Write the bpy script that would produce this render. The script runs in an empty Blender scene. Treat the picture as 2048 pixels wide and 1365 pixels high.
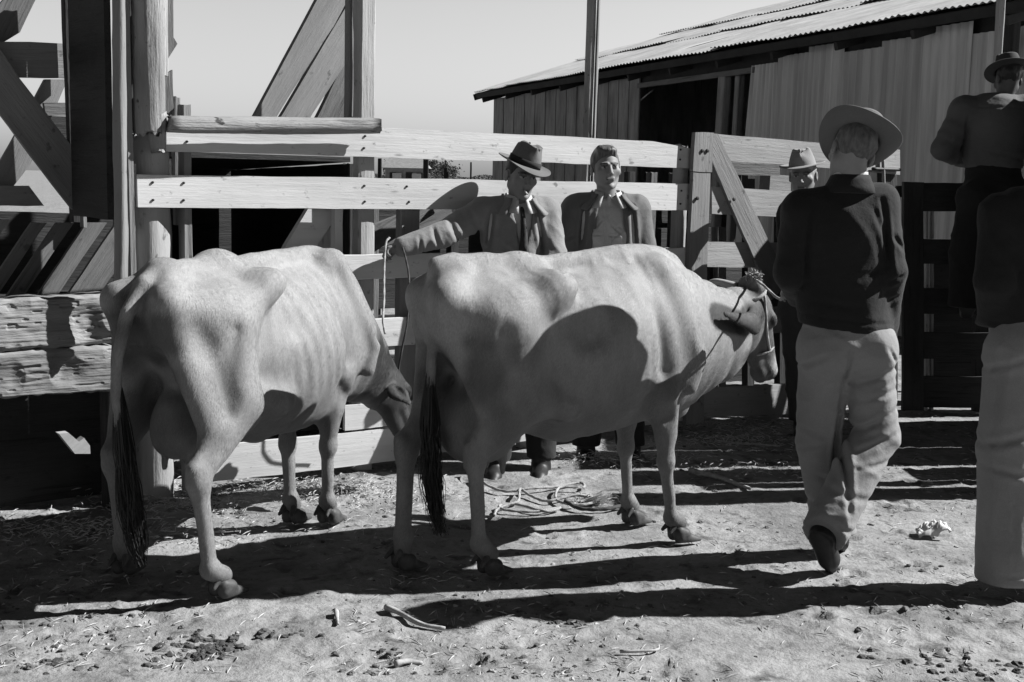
import bpy, math, random
import numpy as np
from mathutils import Vector, Matrix
random.seed(7); RNG = np.random.RandomState(7)
C = bpy.context.scene.collection
R = math.radians

# ------------------------------------------------------------ camera
FPX = 2500.0; CAMH = 1.55
PITCH = math.atan((682.5 - 358.5) / FPX); ROLL = R(1.22)
FW = np.array([0, math.cos(PITCH), -math.sin(PITCH)])
U0 = np.array([0, math.sin(PITCH), math.cos(PITCH)]); R0 = np.array([1., 0, 0])
RV = math.cos(ROLL) * R0 + math.sin(ROLL) * U0
UV = math.cos(ROLL) * U0 - math.sin(ROLL) * R0
EYE = np.array([0, 0, CAMH])
cd = bpy.data.cameras.new('camera'); cam = bpy.data.objects.new('camera', cd); C.objects.link(cam)
cd.sensor_width = 36; cd.lens = FPX / 2048 * 36; cd.clip_start = .05; cd.clip_end = 3000
cam.matrix_world = Matrix(((RV[0], UV[0], -FW[0], 0), (RV[1], UV[1], -FW[1], 0), (RV[2], UV[2], -FW[2], CAMH), (0, 0, 0, 1)))
bpy.context.scene.camera = cam

# ------------------------------------------------------------ sky, sun, exposure
SUN_EL = R(38); SUN_DIR = Vector((1, .16, 0)).normalized() * math.cos(SUN_EL) + Vector((0, 0, math.sin(SUN_EL)))
w = bpy.data.worlds.new("World"); bpy.context.scene.world = w; w.use_nodes = True
nt = w.node_tree; bg = nt.nodes['Background']
sky = nt.nodes.new('ShaderNodeTexSky'); sky.sky_type = 'NISHITA'; sky.sun_disc = False
sky.sun_elevation = SUN_EL; sky.sun_rotation = math.atan2(SUN_DIR.x, SUN_DIR.y)
sky.dust_density = 1.5; sky.air_density = 1.0
bw = nt.nodes.new('ShaderNodeRGBToBW'); nt.links.new(sky.outputs[0], bw.inputs[0])
tc = nt.nodes.new('ShaderNodeTexCoord'); sx = nt.nodes.new('ShaderNodeSeparateXYZ'); nt.links.new(tc.outputs['Generated'], sx.inputs[0])
mr = nt.nodes.new('ShaderNodeMapRange'); mr.interpolation_type = 'SMOOTHSTEP'
mr.inputs[1].default_value = .13; mr.inputs[2].default_value = .26; mr.inputs[3].default_value = 1.75; mr.inputs[4].default_value = .07
nt.links.new(sx.outputs[2], mr.inputs[0])
mu = nt.nodes.new('ShaderNodeMath'); mu.operation = 'MULTIPLY'; nt.links.new(bw.outputs[0], mu.inputs[0]); nt.links.new(mr.outputs[0], mu.inputs[1])
nt.links.new(mu.outputs[0], bg.inputs[0]); bg.inputs[1].default_value = .043
sl = bpy.data.lights.new('sun', 'SUN'); sl.energy = 5.0; sl.angle = R(.5); sl.color = (1, 1, 1)
so = bpy.data.objects.new('sun', sl); C.objects.link(so); so.rotation_euler = SUN_DIR.to_track_quat('Z', 'Y').to_euler(); so.location = (8, 2, 9)
vs = bpy.context.scene.view_settings; vs.view_transform = 'Standard'; vs.look = 'None'; vs.exposure = 1.15; vs.gamma = 1

# ------------------------------------------------------------ picture ray helpers (used to find real places and sizes)
def ray(x, y): return FW + RV * (x - 1024) / FPX - UV * (y - 682.5) / FPX
def G(x, y, z=0.):
    d = ray(x, y); return EYE + d * (z - CAMH) / d[2]
def D(x, y, Y):
    d = ray(x, y); return EYE + d * Y / d[1]
def PL(x, y, q, n):
    d = ray(x, y); return EYE + d * (np.dot(q - EYE, n) / np.dot(d, n))
FD = np.array([.801, .599, 0]); FD /= np.linalg.norm(FD); FN = np.array([FD[1], -FD[0], 0])   # fence line and its face normal
FQ = np.array([-.763, 6.424, 0])
def FP(x, y, off=0.): return PL(x, y, FQ + FN * off, FN)

# ------------------------------------------------------------ tagging and linking
def tag(o, label=None, cat=None, group=None, kind=None):
    if label: o['label'] = label
    if cat: o['category'] = cat
    if group: o['group'] = group
    if kind: o['kind'] = kind
    return o
def thing(name, loc, label, cat, group=None, rz=0):
    o = bpy.data.objects.new(name, None); C.objects.link(o); o.location = Vector([float(v) for v in loc]); o.rotation_euler = (0, 0, rz)
    o.empty_display_size = .1
    return tag(o, label, cat, group)
def pmat(p):
    return Matrix.LocRotScale(p.location, p.rotation_euler, p.scale)
def mk(name, verts, faces, mat, parent=None, smooth=False, M=None, col=None):
    me = bpy.data.meshes.new(name)
    if isinstance(faces, np.ndarray):
        nv, nf = len(verts), len(faces); k = faces.shape[1]
        me.vertices.add(nv); me.vertices.foreach_set('co', np.asarray(verts, np.float32).ravel())
        me.loops.add(nf * k); me.loops.foreach_set('vertex_index', faces.astype(np.int32).ravel())
        me.polygons.add(nf); me.polygons.foreach_set('loop_start', np.arange(nf, dtype=np.int32) * k)
        me.update(calc_edges=True)
    else:
        me.from_pydata([tuple(map(float, v)) for v in verts], [], faces); me.update()
    if smooth: me.polygons.foreach_set('use_smooth', [True] * len(me.polygons))
    if col is not None:
        at = me.color_attributes.new('col', 'FLOAT_COLOR', 'POINT')
        c4 = np.ones((len(verts), 4), np.float32); c4[:, :3] = np.asarray(col)[:, None]; at.data.foreach_set('color', c4.ravel())
    me.materials.append(mat)
    o = bpy.data.objects.new(name, me); C.objects.link(o)
    Mw = M if M is not None else Matrix.Identity(4)
    if parent is not None:
        o.parent = parent; o.matrix_basis = pmat(parent).inverted() @ Mw if M is not None else Matrix.Identity(4)
    else: o.matrix_basis = Mw
    return o

# ------------------------------------------------------------ materials
KA = .545    # overall reflectance level of the yard's surfaces
def newmat(name, rough=.85):
    m = bpy.data.materials.new(name); m.use_nodes = True; n = m.node_tree; b = n.nodes['Principled BSDF']
    b.inputs['Roughness'].default_value = rough; b.inputs['Specular IOR Level'].default_value = .25
    return m, n, b
def nd(n, t, **kw):
    x = n.nodes.new(t)
    for k, v in kw.items():
        if k.startswith('i_'):
            key = k[2:]; x.inputs[int(key) if key.isdigit() else key].default_value = v
        else: setattr(x, k, v)
    return x
def ramp(n, src, pts):
    r = n.nodes.new('ShaderNodeValToRGB'); el = r.color_ramp.elements
    while len(el) < len(pts): el.new(.5)
    for e, (p, v) in zip(el, pts): e.position = p; e.color = (v, v, v, 1)
    n.links.new(src, r.inputs[0]); return r.outputs[0]
def mathn(n, op, a, b=None):
    m = n.nodes.new('ShaderNodeMath'); m.operation = op
    for i, v in enumerate((a, b)):
        if v is None: continue
        if isinstance(v, (int, float)): m.inputs[i].default_value = v
        else: n.links.new(v, m.inputs[i])
    return m.outputs[0]
def coords(n, scale, kind='Object', rnd=True):
    tc = n.nodes.new('ShaderNodeTexCoord'); mp = n.nodes.new('ShaderNodeMapping'); mp.inputs['Scale'].default_value = scale
    n.links.new(tc.outputs[kind], mp.inputs[0])
    if rnd:
        oi = n.nodes.new('ShaderNodeObjectInfo'); cx = n.nodes.new('ShaderNodeCombineXYZ')
        for i, f in enumerate((37., 91., 53.)): n.links.new(mathn(n, 'MULTIPLY', oi.outputs['Random'], f), cx.inputs[i])
        n.links.new(cx.outputs[0], mp.inputs['Location'])
    return mp.outputs[0]
def noise(n, vec, scale, detail=4, rough=.6, dist=0.):
    x = nd(n, 'ShaderNodeTexNoise', i_Scale=scale, i_Detail=detail, i_Roughness=rough, i_Distortion=dist); n.links.new(vec, x.inputs['Vector']); return x.outputs['Fac']
def bump(n, b, h, strength=.4, dist=.01):
    x = nd(n, 'ShaderNodeBump', i_Strength=strength, i_Distance=dist); n.links.new(h, x.inputs['Height']); n.links.new(x.outputs[0], b.inputs['Normal'])
def setcol(n, b, src):
    n.links.new(src, b.inputs['Base Color'])

def wood(name, base, grain=.25, spots=.35, weather=.3, bumps=.5, gs=1.):
    m, n, b = newmat(name, .8)
    g = noise(n, coords(n, (2.0 * gs, 45 * gs, 45 * gs)), 1, 5, .65, .3)
    big = noise(n, coords(n, (1.3, 5, 5)), 1, 4, .6)
    fine = noise(n, coords(n, (9, 60, 60)), 1.6, 3, .7)
    sp = noise(n, coords(n, (14, 20, 20)), 1, 3, .6)
    s1 = ramp(n, sp, [(.27, 1 - spots), (.36, 1)])
    kn = nd(n, 'ShaderNodeTexVoronoi', i_Scale=1.0, feature='F1'); n.links.new(coords(n, (1.6, 7, 7)), kn.inputs['Vector'])
    k1 = ramp(n, kn.outputs['Distance'], [(.02, .5), (.055, 1)])
    cr = ramp(n, g, [(.30, 1 - grain * 2.2), (.42, 1 - grain * .3), (.62, 1), (.75, 1 - grain * .6)])
    wr = ramp(n, big, [(.3, 1 - weather), (.62, 1.0)])
    v = mathn(n, 'MULTIPLY', cr, wr); v = mathn(n, 'MULTIPLY', v, s1); v = mathn(n, 'MULTIPLY', v, k1); v = mathn(n, 'MULTIPLY', v, base * KA)
    setcol(n, b, v)
    bump(n, b, mathn(n, 'ADD', g, mathn(n, 'MULTIPLY', fine, .5)), bumps, .012)
    return m
M_WHITE = wood('weathered_whitewashed_wood', .86, .05, .55, .24, .2)
M_GREY = wood('weathered_grey_wood', .36, .12, .5, .30, .4)
M_LIGHT = wood('pale_worn_wood', .56, .11, .55, .3, .45)
M_ROUGH = wood('rotten_rough_wood', .50, .30, .8, .45, 1.0)
M_DARK = wood('dark_shaded_wood', .06, .3, .4, .5, .6)  # near-black tone; shade on many of these boards is put into it
M_MID = wood('brown_board_wood', .24, .3, .4, .4, .6)
M_SHEDWOOD = wood('old_shed_boards', .48, .3, .3, .5, .5)

def plain(name, v, var=.2, scale=8, bs=0, bscale=60, rough=.9, stretch=(1, 1, 1)):
    v = v * KA
    m, n, b = newmat(name, rough)
    c = noise(n, coords(n, stretch), scale, 5, .6)
    setcol(n, b, ramp(n, c, [(.3, v * (1 - var)), (.7, v * (1 + var))]))
    if bs: bump(n, b, noise(n, coords(n, stretch), bscale, 3, .6), bs, .004)
    return m
def attrmat(name, var=.15, scale=6, bs=.2, bscale=150, rough=.8, stretch=(1, 1, 1), sheen=0.):
    m, n, b = newmat(name, rough)
    a = nd(n, 'ShaderNodeAttribute', attribute_name='col')
    c = noise(n, coords(n, stretch), scale, 5, .65); f = noise(n, coords(n, stretch), bscale * .6, 2, .6)
    v = mathn(n, 'MULTIPLY', a.outputs['Fac'], ramp(n, c, [(.3, 1 - var), (.7, 1 + var * .6)]))
    v = mathn(n, 'MULTIPLY', v, ramp(n, f, [(.3, (1 - bs * .45) * KA), (.7, (1 + bs * .25) * KA)]))
    setcol(n, b, v)
    bump(n, b, noise(n, coords(n, stretch), bscale, 3, .6), bs, .004)
    if sheen: b.inputs['Sheen Weight'].default_value = sheen; b.inputs['Sheen Roughness'].default_value = .5
    return m
M_COAT = attrmat('cow_coat', .26, 10, .35, 330, .72, (1, 1, .4), .08)
M_SKIN = attrmat('skin', .06, 20, .08, 200, .6)
M_HOOF = plain('hoof_horn', .085, .5, 20, .4, 40, .6)
M_HORN = plain('pale_horn', .62, .15, 20, .1, 40, .5)
M_HAIR = plain('dark_hair', .035, .5, 90, .5, 260, .5, (1, 1, .2))
M_SWITCH = plain('tail_hair', .03, .5, 90, .4, 200, .6, (1, 1, .1))
M_ROPE = plain('hemp_rope', .46, .3, 120, .5, 200, .9)
M_ROPED = plain('dark_rope', .10, .3, 120, .5, 200, .9)
M_METAL = plain('galvanised_iron', .38, .2, 5, 0, 60, .55)
M_NAIL = plain('rusty_iron', .04, .3, 60, 0, 60, .6)

# ------------------------------------------------------------ noise on arrays
_lat = RNG.rand(32, 32, 32).astype(np.float32)
def vnoise(X, Y, Z):
    X, Y, Z = np.broadcast_arrays(X, Y, Z)
    xi = np.floor(X); yi = np.floor(Y); zi = np.floor(Z)
    fx = (X - xi).astype(np.float32); fy = (Y - yi).astype(np.float32); fz = (Z - zi).astype(np.float32)
    fx = fx * fx * (3 - 2 * fx); fy = fy * fy * (3 - 2 * fy); fz = fz * fz * (3 - 2 * fz)
    xi = xi.astype(np.int32) & 31; yi = yi.astype(np.int32) & 31; zi = zi.astype(np.int32) & 31
    x1 = (xi + 1) & 31; y1 = (yi + 1) & 31; z1 = (zi + 1) & 31
    L = _lat
    a = L[xi, yi, zi] * (1 - fx) + L[x1, yi, zi] * fx; b = L[xi, y1, zi] * (1 - fx) + L[x1, y1, zi] * fx
    c = L[xi, yi, z1] * (1 - fx) + L[x1, yi, z1] * fx; d = L[xi, y1, z1] * (1 - fx) + L[x1, y1, z1] * fx
    return ((a * (1 - fy) + b * fy) * (1 - fz) + (c * (1 - fy) + d * fy) * fz) - .5
def sstep(a, b, x):
    t = np.clip((x - a) / (b - a), 0, 1); return t * t * (3 - 2 * t)

# ------------------------------------------------------------ planks, logs, ropes
def frame_M(o, X, Y, Z):
    return Matrix(((X[0], Y[0], Z[0], o[0]), (X[1], Y[1], Z[1], o[1]), (X[2], Y[2], Z[2], o[2]), (0, 0, 0, 1)))
def plank(name, p0, p1, w, t, n, mat, parent, w1=None, rough=.003, seg=None, bev=.12, endrough=.01):
    """board from p0 to p1, width w across, thickness t along n"""
    p0 = np.array(p0, float); p1 = np.array(p1, float); L = np.linalg.norm(p1 - p0); X = (p1 - p0) / L
    n = np.array(n, float); n = n - X * (n @ X); n /= np.linalg.norm(n); Yv = np.cross(n, X)
    seg = seg or max(4, int(L / .12)); w1 = w if w1 is None else w1
    b = min(w, t) * bev
    V = []; F = []; ph = RNG.rand() * 50
    for i in range(seg + 1):
        s = i / seg; x = (s - .5) * L; hw = (w + (w1 - w) * s) / 2; ht = t / 2
        prof = [(-hw + b, -ht), (0, -ht), (hw - b, -ht), (hw, -ht + b), (hw, 0), (hw, ht - b), (hw - b, ht), (0, ht), (-hw + b, ht), (-hw, ht - b), (-hw, 0), (-hw, -ht + b)]
        for k, (y, z) in enumerate(prof):
            j1 = float(vnoise(x * 2.5 + ph, k * 1.7 + ph, y * 3)); j2 = float(vnoise(x * 11 + ph, k * 2.3, ph)) * .6
            e = (RNG.rand() - .5) * endrough if i in (0, seg) else 0
            V.append((x + e, y + (j1 + j2) * rough * 2.4 * (1 if abs(y) > .01 else 0), z + (j1 - j2) * rough * 1.2))
    K = 12
    for i in range(seg):
        for k in range(K):
            a = i * K + k; c = i * K + (k + 1) % K; F.append((a, a + K, c + K, c)[::-1])
    F.append(tuple(range(K))); F.append(tuple(seg * K + k for k in range(K))[::-1])
    # keep normals outward
    F = [f[::-1] for f in F]
    return mk(name, V, F, mat, parent, False, frame_M((p0 + p1) / 2, X, Yv, n))
def slab(name, pts, n, t, mat, parent, along=0, jit=.0035):
    """polygon of 3D points (in a plane of normal n), t thick going back from n"""
    P = [np.array(p, float) for p in pts]; n = np.array(n, float); n /= np.linalg.norm(n)
    if along == 'z': X = np.array([0, 0, 1.])
    else: X = P[(along + 1) % len(P)] - P[along]
    X = X - n * (X @ n); X /= np.linalg.norm(X); Yv = np.cross(n, X); o = sum(P) / len(P)
    loc = [((p - o) @ X, (p - o) @ Yv, (p - o) @ n) for p in P]
    area = sum(loc[i][0] * loc[(i + 1) % len(loc)][1] - loc[(i + 1) % len(loc)][0] * loc[i][1] for i in range(len(loc)))
    if area < 0: loc = loc[::-1]
    new = []; ph = RNG.rand() * 40
    for i in range(len(loc)):
        p, q = np.array(loc[i]), np.array(loc[(i + 1) % len(loc)]); L = np.linalg.norm(q - p); m_ = min(60, int(L / .07)) if jit and L < 6 else 0; nn_ = np.array([-(q - p)[1], (q - p)[0], 0]) / (L + 1e-9); new.append(tuple(p))
        for j_ in range(1, m_):
            s_ = j_ / m_; w_ = (float(vnoise(s_ * L * 2.2 + ph, i * 3.1, ph)) * 2 + float(vnoise(s_ * L * 12 + ph, i * 5.1, 1.)) * .8) * jit; new.append(tuple(p + (q - p) * s_ + nn_ * w_))
    loc = new
    k = len(loc); V = loc + [(a, b_, c - t) for a, b_, c in loc]
    F = [tuple(range(k)), tuple(range(2 * k - 1, k - 1, -1))] + [(i, i + k, (i + 1) % k + k, (i + 1) % k) for i in range(k)]
    return mk(name, V, F, mat, parent, False, frame_M(o, X, Yv, n))
def log(name, p0, p1, r0, r1, mat, parent, rough=.06, sides=20, seg=None, sx=1.0):
    p0 = np.array(p0, float); p1 = np.array(p1, float); L = np.linalg.norm(p1 - p0); X = (p1 - p0) / L
    a = np.array([0, 0, 1.]) if abs(X[2]) < .8 else FN.copy(); Yv = np.cross(a, X); Yv /= np.linalg.norm(Yv); Zv = np.cross(X, Yv)
    seg = seg or max(8, int(L / .05)); V = []; F = []; ph = RNG.rand() * 90
    for i in range(seg + 1):
        s = i / seg; x = (s - .5) * L; r = r0 + (r1 - r0) * s
        for k in range(sides):
            th = 2 * math.pi * k / sides
            q = float(vnoise(x * 2 + ph, math.cos(th) * 1.3 + ph, math.sin(th) * 1.3)) + .6 * float(vnoise(x * 5 + ph, math.cos(th) * 5 + 9, math.sin(th) * 5 + ph)) + .35 * float(vnoise(x * 22, th * 4, ph))
            rr = r * (1 + rough * 2.2 * q); en = (RNG.rand() - .5) * r * .5 if i in (0, seg) else 0
            if i in (0, seg): rr *= .93
            V.append((x + en, math.cos(th) * rr, math.sin(th) * rr * sx))
    for i in range(seg):
        for k in range(sides):
            a_ = i * sides + k; c = i * sides + (k + 1) % sides; F.append((a_, c, c + sides, a_ + sides)[::-1])
    F.append(tuple(range(sides))[::-1][::-1]); F.append(tuple(seg * sides + k for k in range(sides)))
    return mk(name, V, F, mat, parent, True, frame_M((p0 + p1) / 2, X, Yv, Zv))
def catmull(P, n=8):
    P = [np.array(p, float) for p in P]; P = [2 * P[0] - P[1]] + P + [2 * P[-1] - P[-2]]; out = []
    for i in range(1, len(P) - 2):
        a, b, c, d = P[i - 1:i + 3]
        for k in range(n):
            t = k / n; out.append(.5 * ((2 * b) + (c - a) * t + (2 * a - 5 * b + 4 * c - d) * t * t + (3 * b - a - 3 * c + d) * t ** 3))
    out.append(P[-2]); return out
def tube_geo(P, r, sides=8, twist=0., lumps=0.):
    P = [np.array(p, float) for p in P]; V = []; F = []; up = np.array([.13, .21, .97])
    for i, p in enumerate(P):
        T = P[min(i + 1, len(P) - 1)] - P[max(i - 1, 0)]; T /= np.linalg.norm(T) + 1e-9
        a = np.cross(up, T); a /= np.linalg.norm(a) + 1e-9; b = np.cross(T, a); rr = r[i] if hasattr(r, '__len__') else r
        for k in range(sides):
            th = 2 * math.pi * k / sides
            q = rr * (1 + lumps * math.cos(3 * (th - i * twist)))
            V.append(p + (a * math.cos(th) + b * math.sin(th)) * q)
    for i in range(len(P) - 1):
        for k in range(sides):
            a_ = i * sides + k; c = i * sides + (k + 1) % sides; F.append((a_, c, c + sides, a_ + sides))
    F.append(tuple(range(sides))[::-1]); F.append(tuple((len(P) - 1) * sides + k for k in range(sides)))
    return V, F
def join(geos):
    V = []; F = []
    for v, f in geos:
        o = len(V); V += list(v); F += [tuple(i + o for i in q) for q in f]
    return V, F
def rope(name, pts, r, mat, parent=None, n=14, M=None):
    P = catmull(pts, n); V, F = tube_geo(P, r, 12, .45, .16); return mk(name, V, F, mat, parent, True, M)

# ------------------------------------------------------------ signed-distance modelling
def axis(lo, hi, h, fine=()):
    out = [lo]
    while out[-1] < hi:
        x = out[-1]; st = h
        for a, b, hf in fine:
            if a <= x <= b: st = min(st, hf)
            elif x < a: st = min(st, max(hf, (a - x) * .5 + hf)) if st > a - x else st
        out.append(x + st)
    return np.array(out, np.float32)
class Field:
    def __init__(s, xs, ys, zs):
        s.x, s.y, s.z = xs, ys, zs; s.F = np.full((len(xs), len(ys), len(zs)), .5, np.float32)
    def sub(s, lo, hi):
        sl = [];
        for ax, a, b in zip((s.x, s.y, s.z), lo, hi):
            i = max(0, np.searchsorted(ax, a) - 1); j = min(len(ax), np.searchsorted(ax, b) + 1); sl.append(slice(i, max(j, i + 1)))
        X = s.x[sl[0]][:, None, None]; Y = s.y[sl[1]][None, :, None]; Z = s.z[sl[2]][None, None, :]
        return tuple(sl), X, Y, Z
    def comb(s, sl, d, k, mode):
        A = s.F[sl]
        if mode == 'add':
            h = np.clip(.5 + .5 * (A - d) / k, 0, 1); s.F[sl] = A + (d - A) * h - k * h * (1 - h)
        else:   # subtract
            h = np.clip(.5 - .5 * (A + d) / k, 0, 1); s.F[sl] = A + (-d - A) * h + k * h * (1 - h)
    def cap(s, a, b, ra, rb=None, k=.03, flat=None, mode='add'):
        a = np.array(a, float); b = np.array(b, float); rb = ra if rb is None else rb; m = max(ra, rb) + k + .03
        sl, X, Y, Z = s.sub(np.minimum(a, b) - m, np.maximum(a, b) + m)
        ab = b - a; L2 = ab @ ab + 1e-9
        t = np.clip(((X - a[0]) * ab[0] + (Y - a[1]) * ab[1] + (Z - a[2]) * ab[2]) / L2, 0, 1)
        vx = X - a[0] - t * ab[0]; vy = Y - a[1] - t * ab[1]; vz = Z - a[2] - t * ab[2]
        q = vx * vx + vy * vy + vz * vz
        if flat is not None:
            n, f = flat; n = np.array(n, float); n /= np.linalg.norm(n); dn = vx * n[0] + vy * n[1] + vz * n[2]; q = q + (f * f - 1) * dn * dn
        d = np.sqrt(q) - (ra + (rb - ra) * t); s.comb(sl, d.astype(np.float32), k, mode)
    def chain(s, pts, rs, k=.03, flat=None):
        pts = [np.array(p, float) for p in pts]; A = np.array(pts); m = max(rs) + k + .03
        sl, X, Y, Z = s.sub(A.min(0) - m, A.max(0) + m); best = None
        for i in range(len(pts) - 1):
            a, b = pts[i], pts[i + 1]; ab = b - a; L2 = ab @ ab + 1e-9
            t = np.clip(((X - a[0]) * ab[0] + (Y - a[1]) * ab[1] + (Z - a[2]) * ab[2]) / L2, 0, 1)
            vx = X - a[0] - t * ab[0]; vy = Y - a[1] - t * ab[1]; vz = Z - a[2] - t * ab[2]; q = vx * vx + vy * vy + vz * vz
            if flat is not None:
                n, f = flat; n = np.array(n, float); n /= np.linalg.norm(n); dn = vx * n[0] + vy * n[1] + vz * n[2]; q = q + (f * f - 1) * dn * dn
            d = np.sqrt(q) - (rs[i] + (rs[i + 1] - rs[i]) * t); best = d if best is None else np.minimum(best, d)
        s.comb(sl, best.astype(np.float32), k, 'add')
    def ell(s, c, r, k=.03, Rm=None, mode='add'):
        c = np.array(c, float); m = max(r) + k + .03
        sl, X, Y, Z = s.sub(c - m, c + m)
        x, y, z = X - c[0], Y - c[1], Z - c[2]
        if Rm is not None:
            Rm = np.array(Rm); x, y, z = (x * Rm[0, 0] + y * Rm[1, 0] + z * Rm[2, 0], x * Rm[0, 1] + y * Rm[1, 1] + z * Rm[2, 1], x * Rm[0, 2] + y * Rm[1, 2] + z * Rm[2, 2])
        k0 = np.sqrt((x / r[0]) ** 2 + (y / r[1]) ** 2 + (z / r[2]) ** 2); k1 = np.sqrt((x / r[0] ** 2) ** 2 + (y / r[1] ** 2) ** 2 + (z / r[2] ** 2) ** 2) + 1e-6
        d = k0 * (k0 - 1) / k1; s.comb(sl, d.astype(np.float32), k, mode)
    def all(s): return s.x[:, None, None], s.y[None, :, None], s.z[None, None, :]
    def disp(s, fn, lo=(-99,) * 3, hi=(99,) * 3):
        sl, X, Y, Z = s.sub(lo, hi); A = s.F[sl]; near = np.abs(A) < .06
        d = fn(X, Y, Z); s.F[sl] = A + np.where(near, np.broadcast_to(d, A.shape), 0)
    def cut(s, p, n, k=.008):
        """remove everything on the +n side of p"""
        X, Y, Z = s.all(); p = np.array(p, float); n = np.array(n, float); n /= np.linalg.norm(n)
        d = ((X - p[0]) * n[0] + (Y - p[1]) * n[1] + (Z - p[2]) * n[2]).astype(np.float32)
        A = s.F; h = np.clip(.5 - .5 * (A - d) / k, 0, 1); s.F = A + (d - A) * h + k * h * (1 - h)
    def mesh(s, smooth=1):
        F = s.F; S = F < 0
        nx, ny, nz = F.shape; I = np.zeros((nx - 1, ny - 1, nz - 1), np.int8)
        for a in (0, 1):
            for b in (0, 1):
                for c in (0, 1): I += S[a:nx - 1 + a, b:ny - 1 + b, c:nz - 1 + c]
        act = (I > 0) & (I < 8); idx = np.argwhere(act); N = len(idx); ids = np.full(act.shape, -1, np.int64); ids[act] = np.arange(N)
        acc = np.zeros((N, 3)); cnt = np.zeros(N); i0 = idx
        cs = [(a, b, c) for a in (0, 1) for b in (0, 1) for c in (0, 1)]
        for p in cs:
            for ax in range(3):
                if p[ax]: continue
                q = list(p); q[ax] = 1
                fa = F[i0[:, 0] + p[0], i0[:, 1] + p[1], i0[:, 2] + p[2]]; fb = F[i0[:, 0] + q[0], i0[:, 1] + q[1], i0[:, 2] + q[2]]
                m = (fa < 0) != (fb < 0); t = np.where(m, fa / (fa - fb + 1e-12), 0)
                P = np.tile(np.array(p, float), (N, 1)); P[:, ax] = t; acc[m] += P[m]; cnt[m] += 1
        loc = acc / cnt[:, None]; V = np.zeros((N, 3))
        for ax, arr in enumerate((s.x, s.y, s.z)):
            i = idx[:, ax]; V[:, ax] = arr[i] + (arr[i + 1] - arr[i]) * loc[:, ax]
        Q = []
        for ax in range(3):
            b, c = [(1, 2), (2, 0), (0, 1)][ax]
            sa = [slice(None)] * 3; sb = [slice(None)] * 3; sa[ax] = slice(0, -1); sb[ax] = slice(1, None)
            ch = S[tuple(sa)] != S[tuple(sb)]; e = np.argwhere(ch); ins = S[tuple(sa)][ch]
            ok = (e[:, b] > 0) & (e[:, c] > 0) & (e[:, b] < F.shape[b] - 1) & (e[:, c] < F.shape[c] - 1); e = e[ok]; ins = ins[ok]
            def g(db, dc):
                w_ = e.copy(); w_[:, b] += db; w_[:, c] += dc; return ids[w_[:, 0], w_[:, 1], w_[:, 2]]
            q = np.stack([g(-1, -1), g(0, -1), g(0, 0), g(-1, 0)], 1); q[~ins] = q[~ins][:, ::-1]; Q.append(q)
        Q = np.concatenate(Q); Q = Q[(Q >= 0).all(1)]
        for _ in range(smooth):
            A = np.zeros_like(V); n_ = np.zeros(N)
            for k in range(4):
                a_ = Q[:, k]; b_ = Q[:, (k + 1) % 4]
                for ax in range(3): A[:, ax] += np.bincount(a_, V[b_, ax], N) + np.bincount(b_, V[a_, ax], N)
                n_ += np.bincount(a_, minlength=N) + np.bincount(b_, minlength=N)
            V = V * .5 + .5 * A / np.maximum(n_, 1)[:, None]
        return V, Q
# ------------------------------------------------------------ ground
PR = np.random.RandomState(31); PRX = np.stack([PR.uniform(-2.4, 2.6, 360), 3.8 + 4.2 * PR.rand(360) ** 1.3, PR.uniform(.025, .05, 360), PR.rand(360) * 3.14, PR.uniform(.004, .013, 360)], 1)
PRX = PRX[np.abs(PRX[:, 0]) < PRX[:, 1] * .45]
def prints(x, y):
    out = np.zeros(np.broadcast(x, y).shape, np.float32)
    if out.size < 4:
        m = (np.abs(PRX[:, 0] - float(np.ravel(x)[0])) < .2) & (np.abs(PRX[:, 1] - float(np.ravel(y)[0])) < .2); L = PRX[m]
    else: L = PRX
    for a, b, r, t, d in L:
        if out.size > 4:
            i0, i1 = np.searchsorted(x[:, 0], (a - .18, a + .18)); j0, j1 = np.searchsorted(y[0], (b - .18, b + .18)); xx, yy = x[i0:i1, j0:j1], y[i0:i1, j0:j1]
        else: xx, yy = x, y
        u = ((xx - a) * math.cos(t) + (yy - b) * math.sin(t)) / 1.25; v = -(xx - a) * math.sin(t) + (yy - b) * math.cos(t); q = np.sqrt(u * u + v * v) / r
        e = -d * np.exp(-(q ** 4)) + d * .55 * np.exp(-((q - 1.25) / .28) ** 2) + d * .35 * np.exp(-(v / .006) ** 2) * np.exp(-(q ** 4))
        if out.size > 4: out[i0:i1, j0:j1] += e
        else: out = out + e
    return out
def gheight(x, y):
    x = np.asarray(x, np.float32); y = np.asarray(y, np.float32); z0 = np.float32(3.3)
    h = .030 * vnoise(x * .6, y * .6, z0) + .012 * vnoise(x * 2.2 + 5, y * 2.2, z0) + .008 * vnoise(x * 6 + 9, y * 6, z0)
    h = h + .010 * np.maximum(vnoise(x * 11, y * 11 + 3, z0), 0) + .004 * vnoise(x * 34, y * 34, z0)
    c = sstep(.08, .32, vnoise(x * 1.6 + 20, y * 1.6 + 7, z0)); h = h + c * .03 * np.abs(vnoise(x * 15, y * 15, z0))
    if x.size > 1000: h = h + prints(x, y)
    elif x.size == 1 and PRX is not None: h = h + prints(x, y)
    return h
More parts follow.
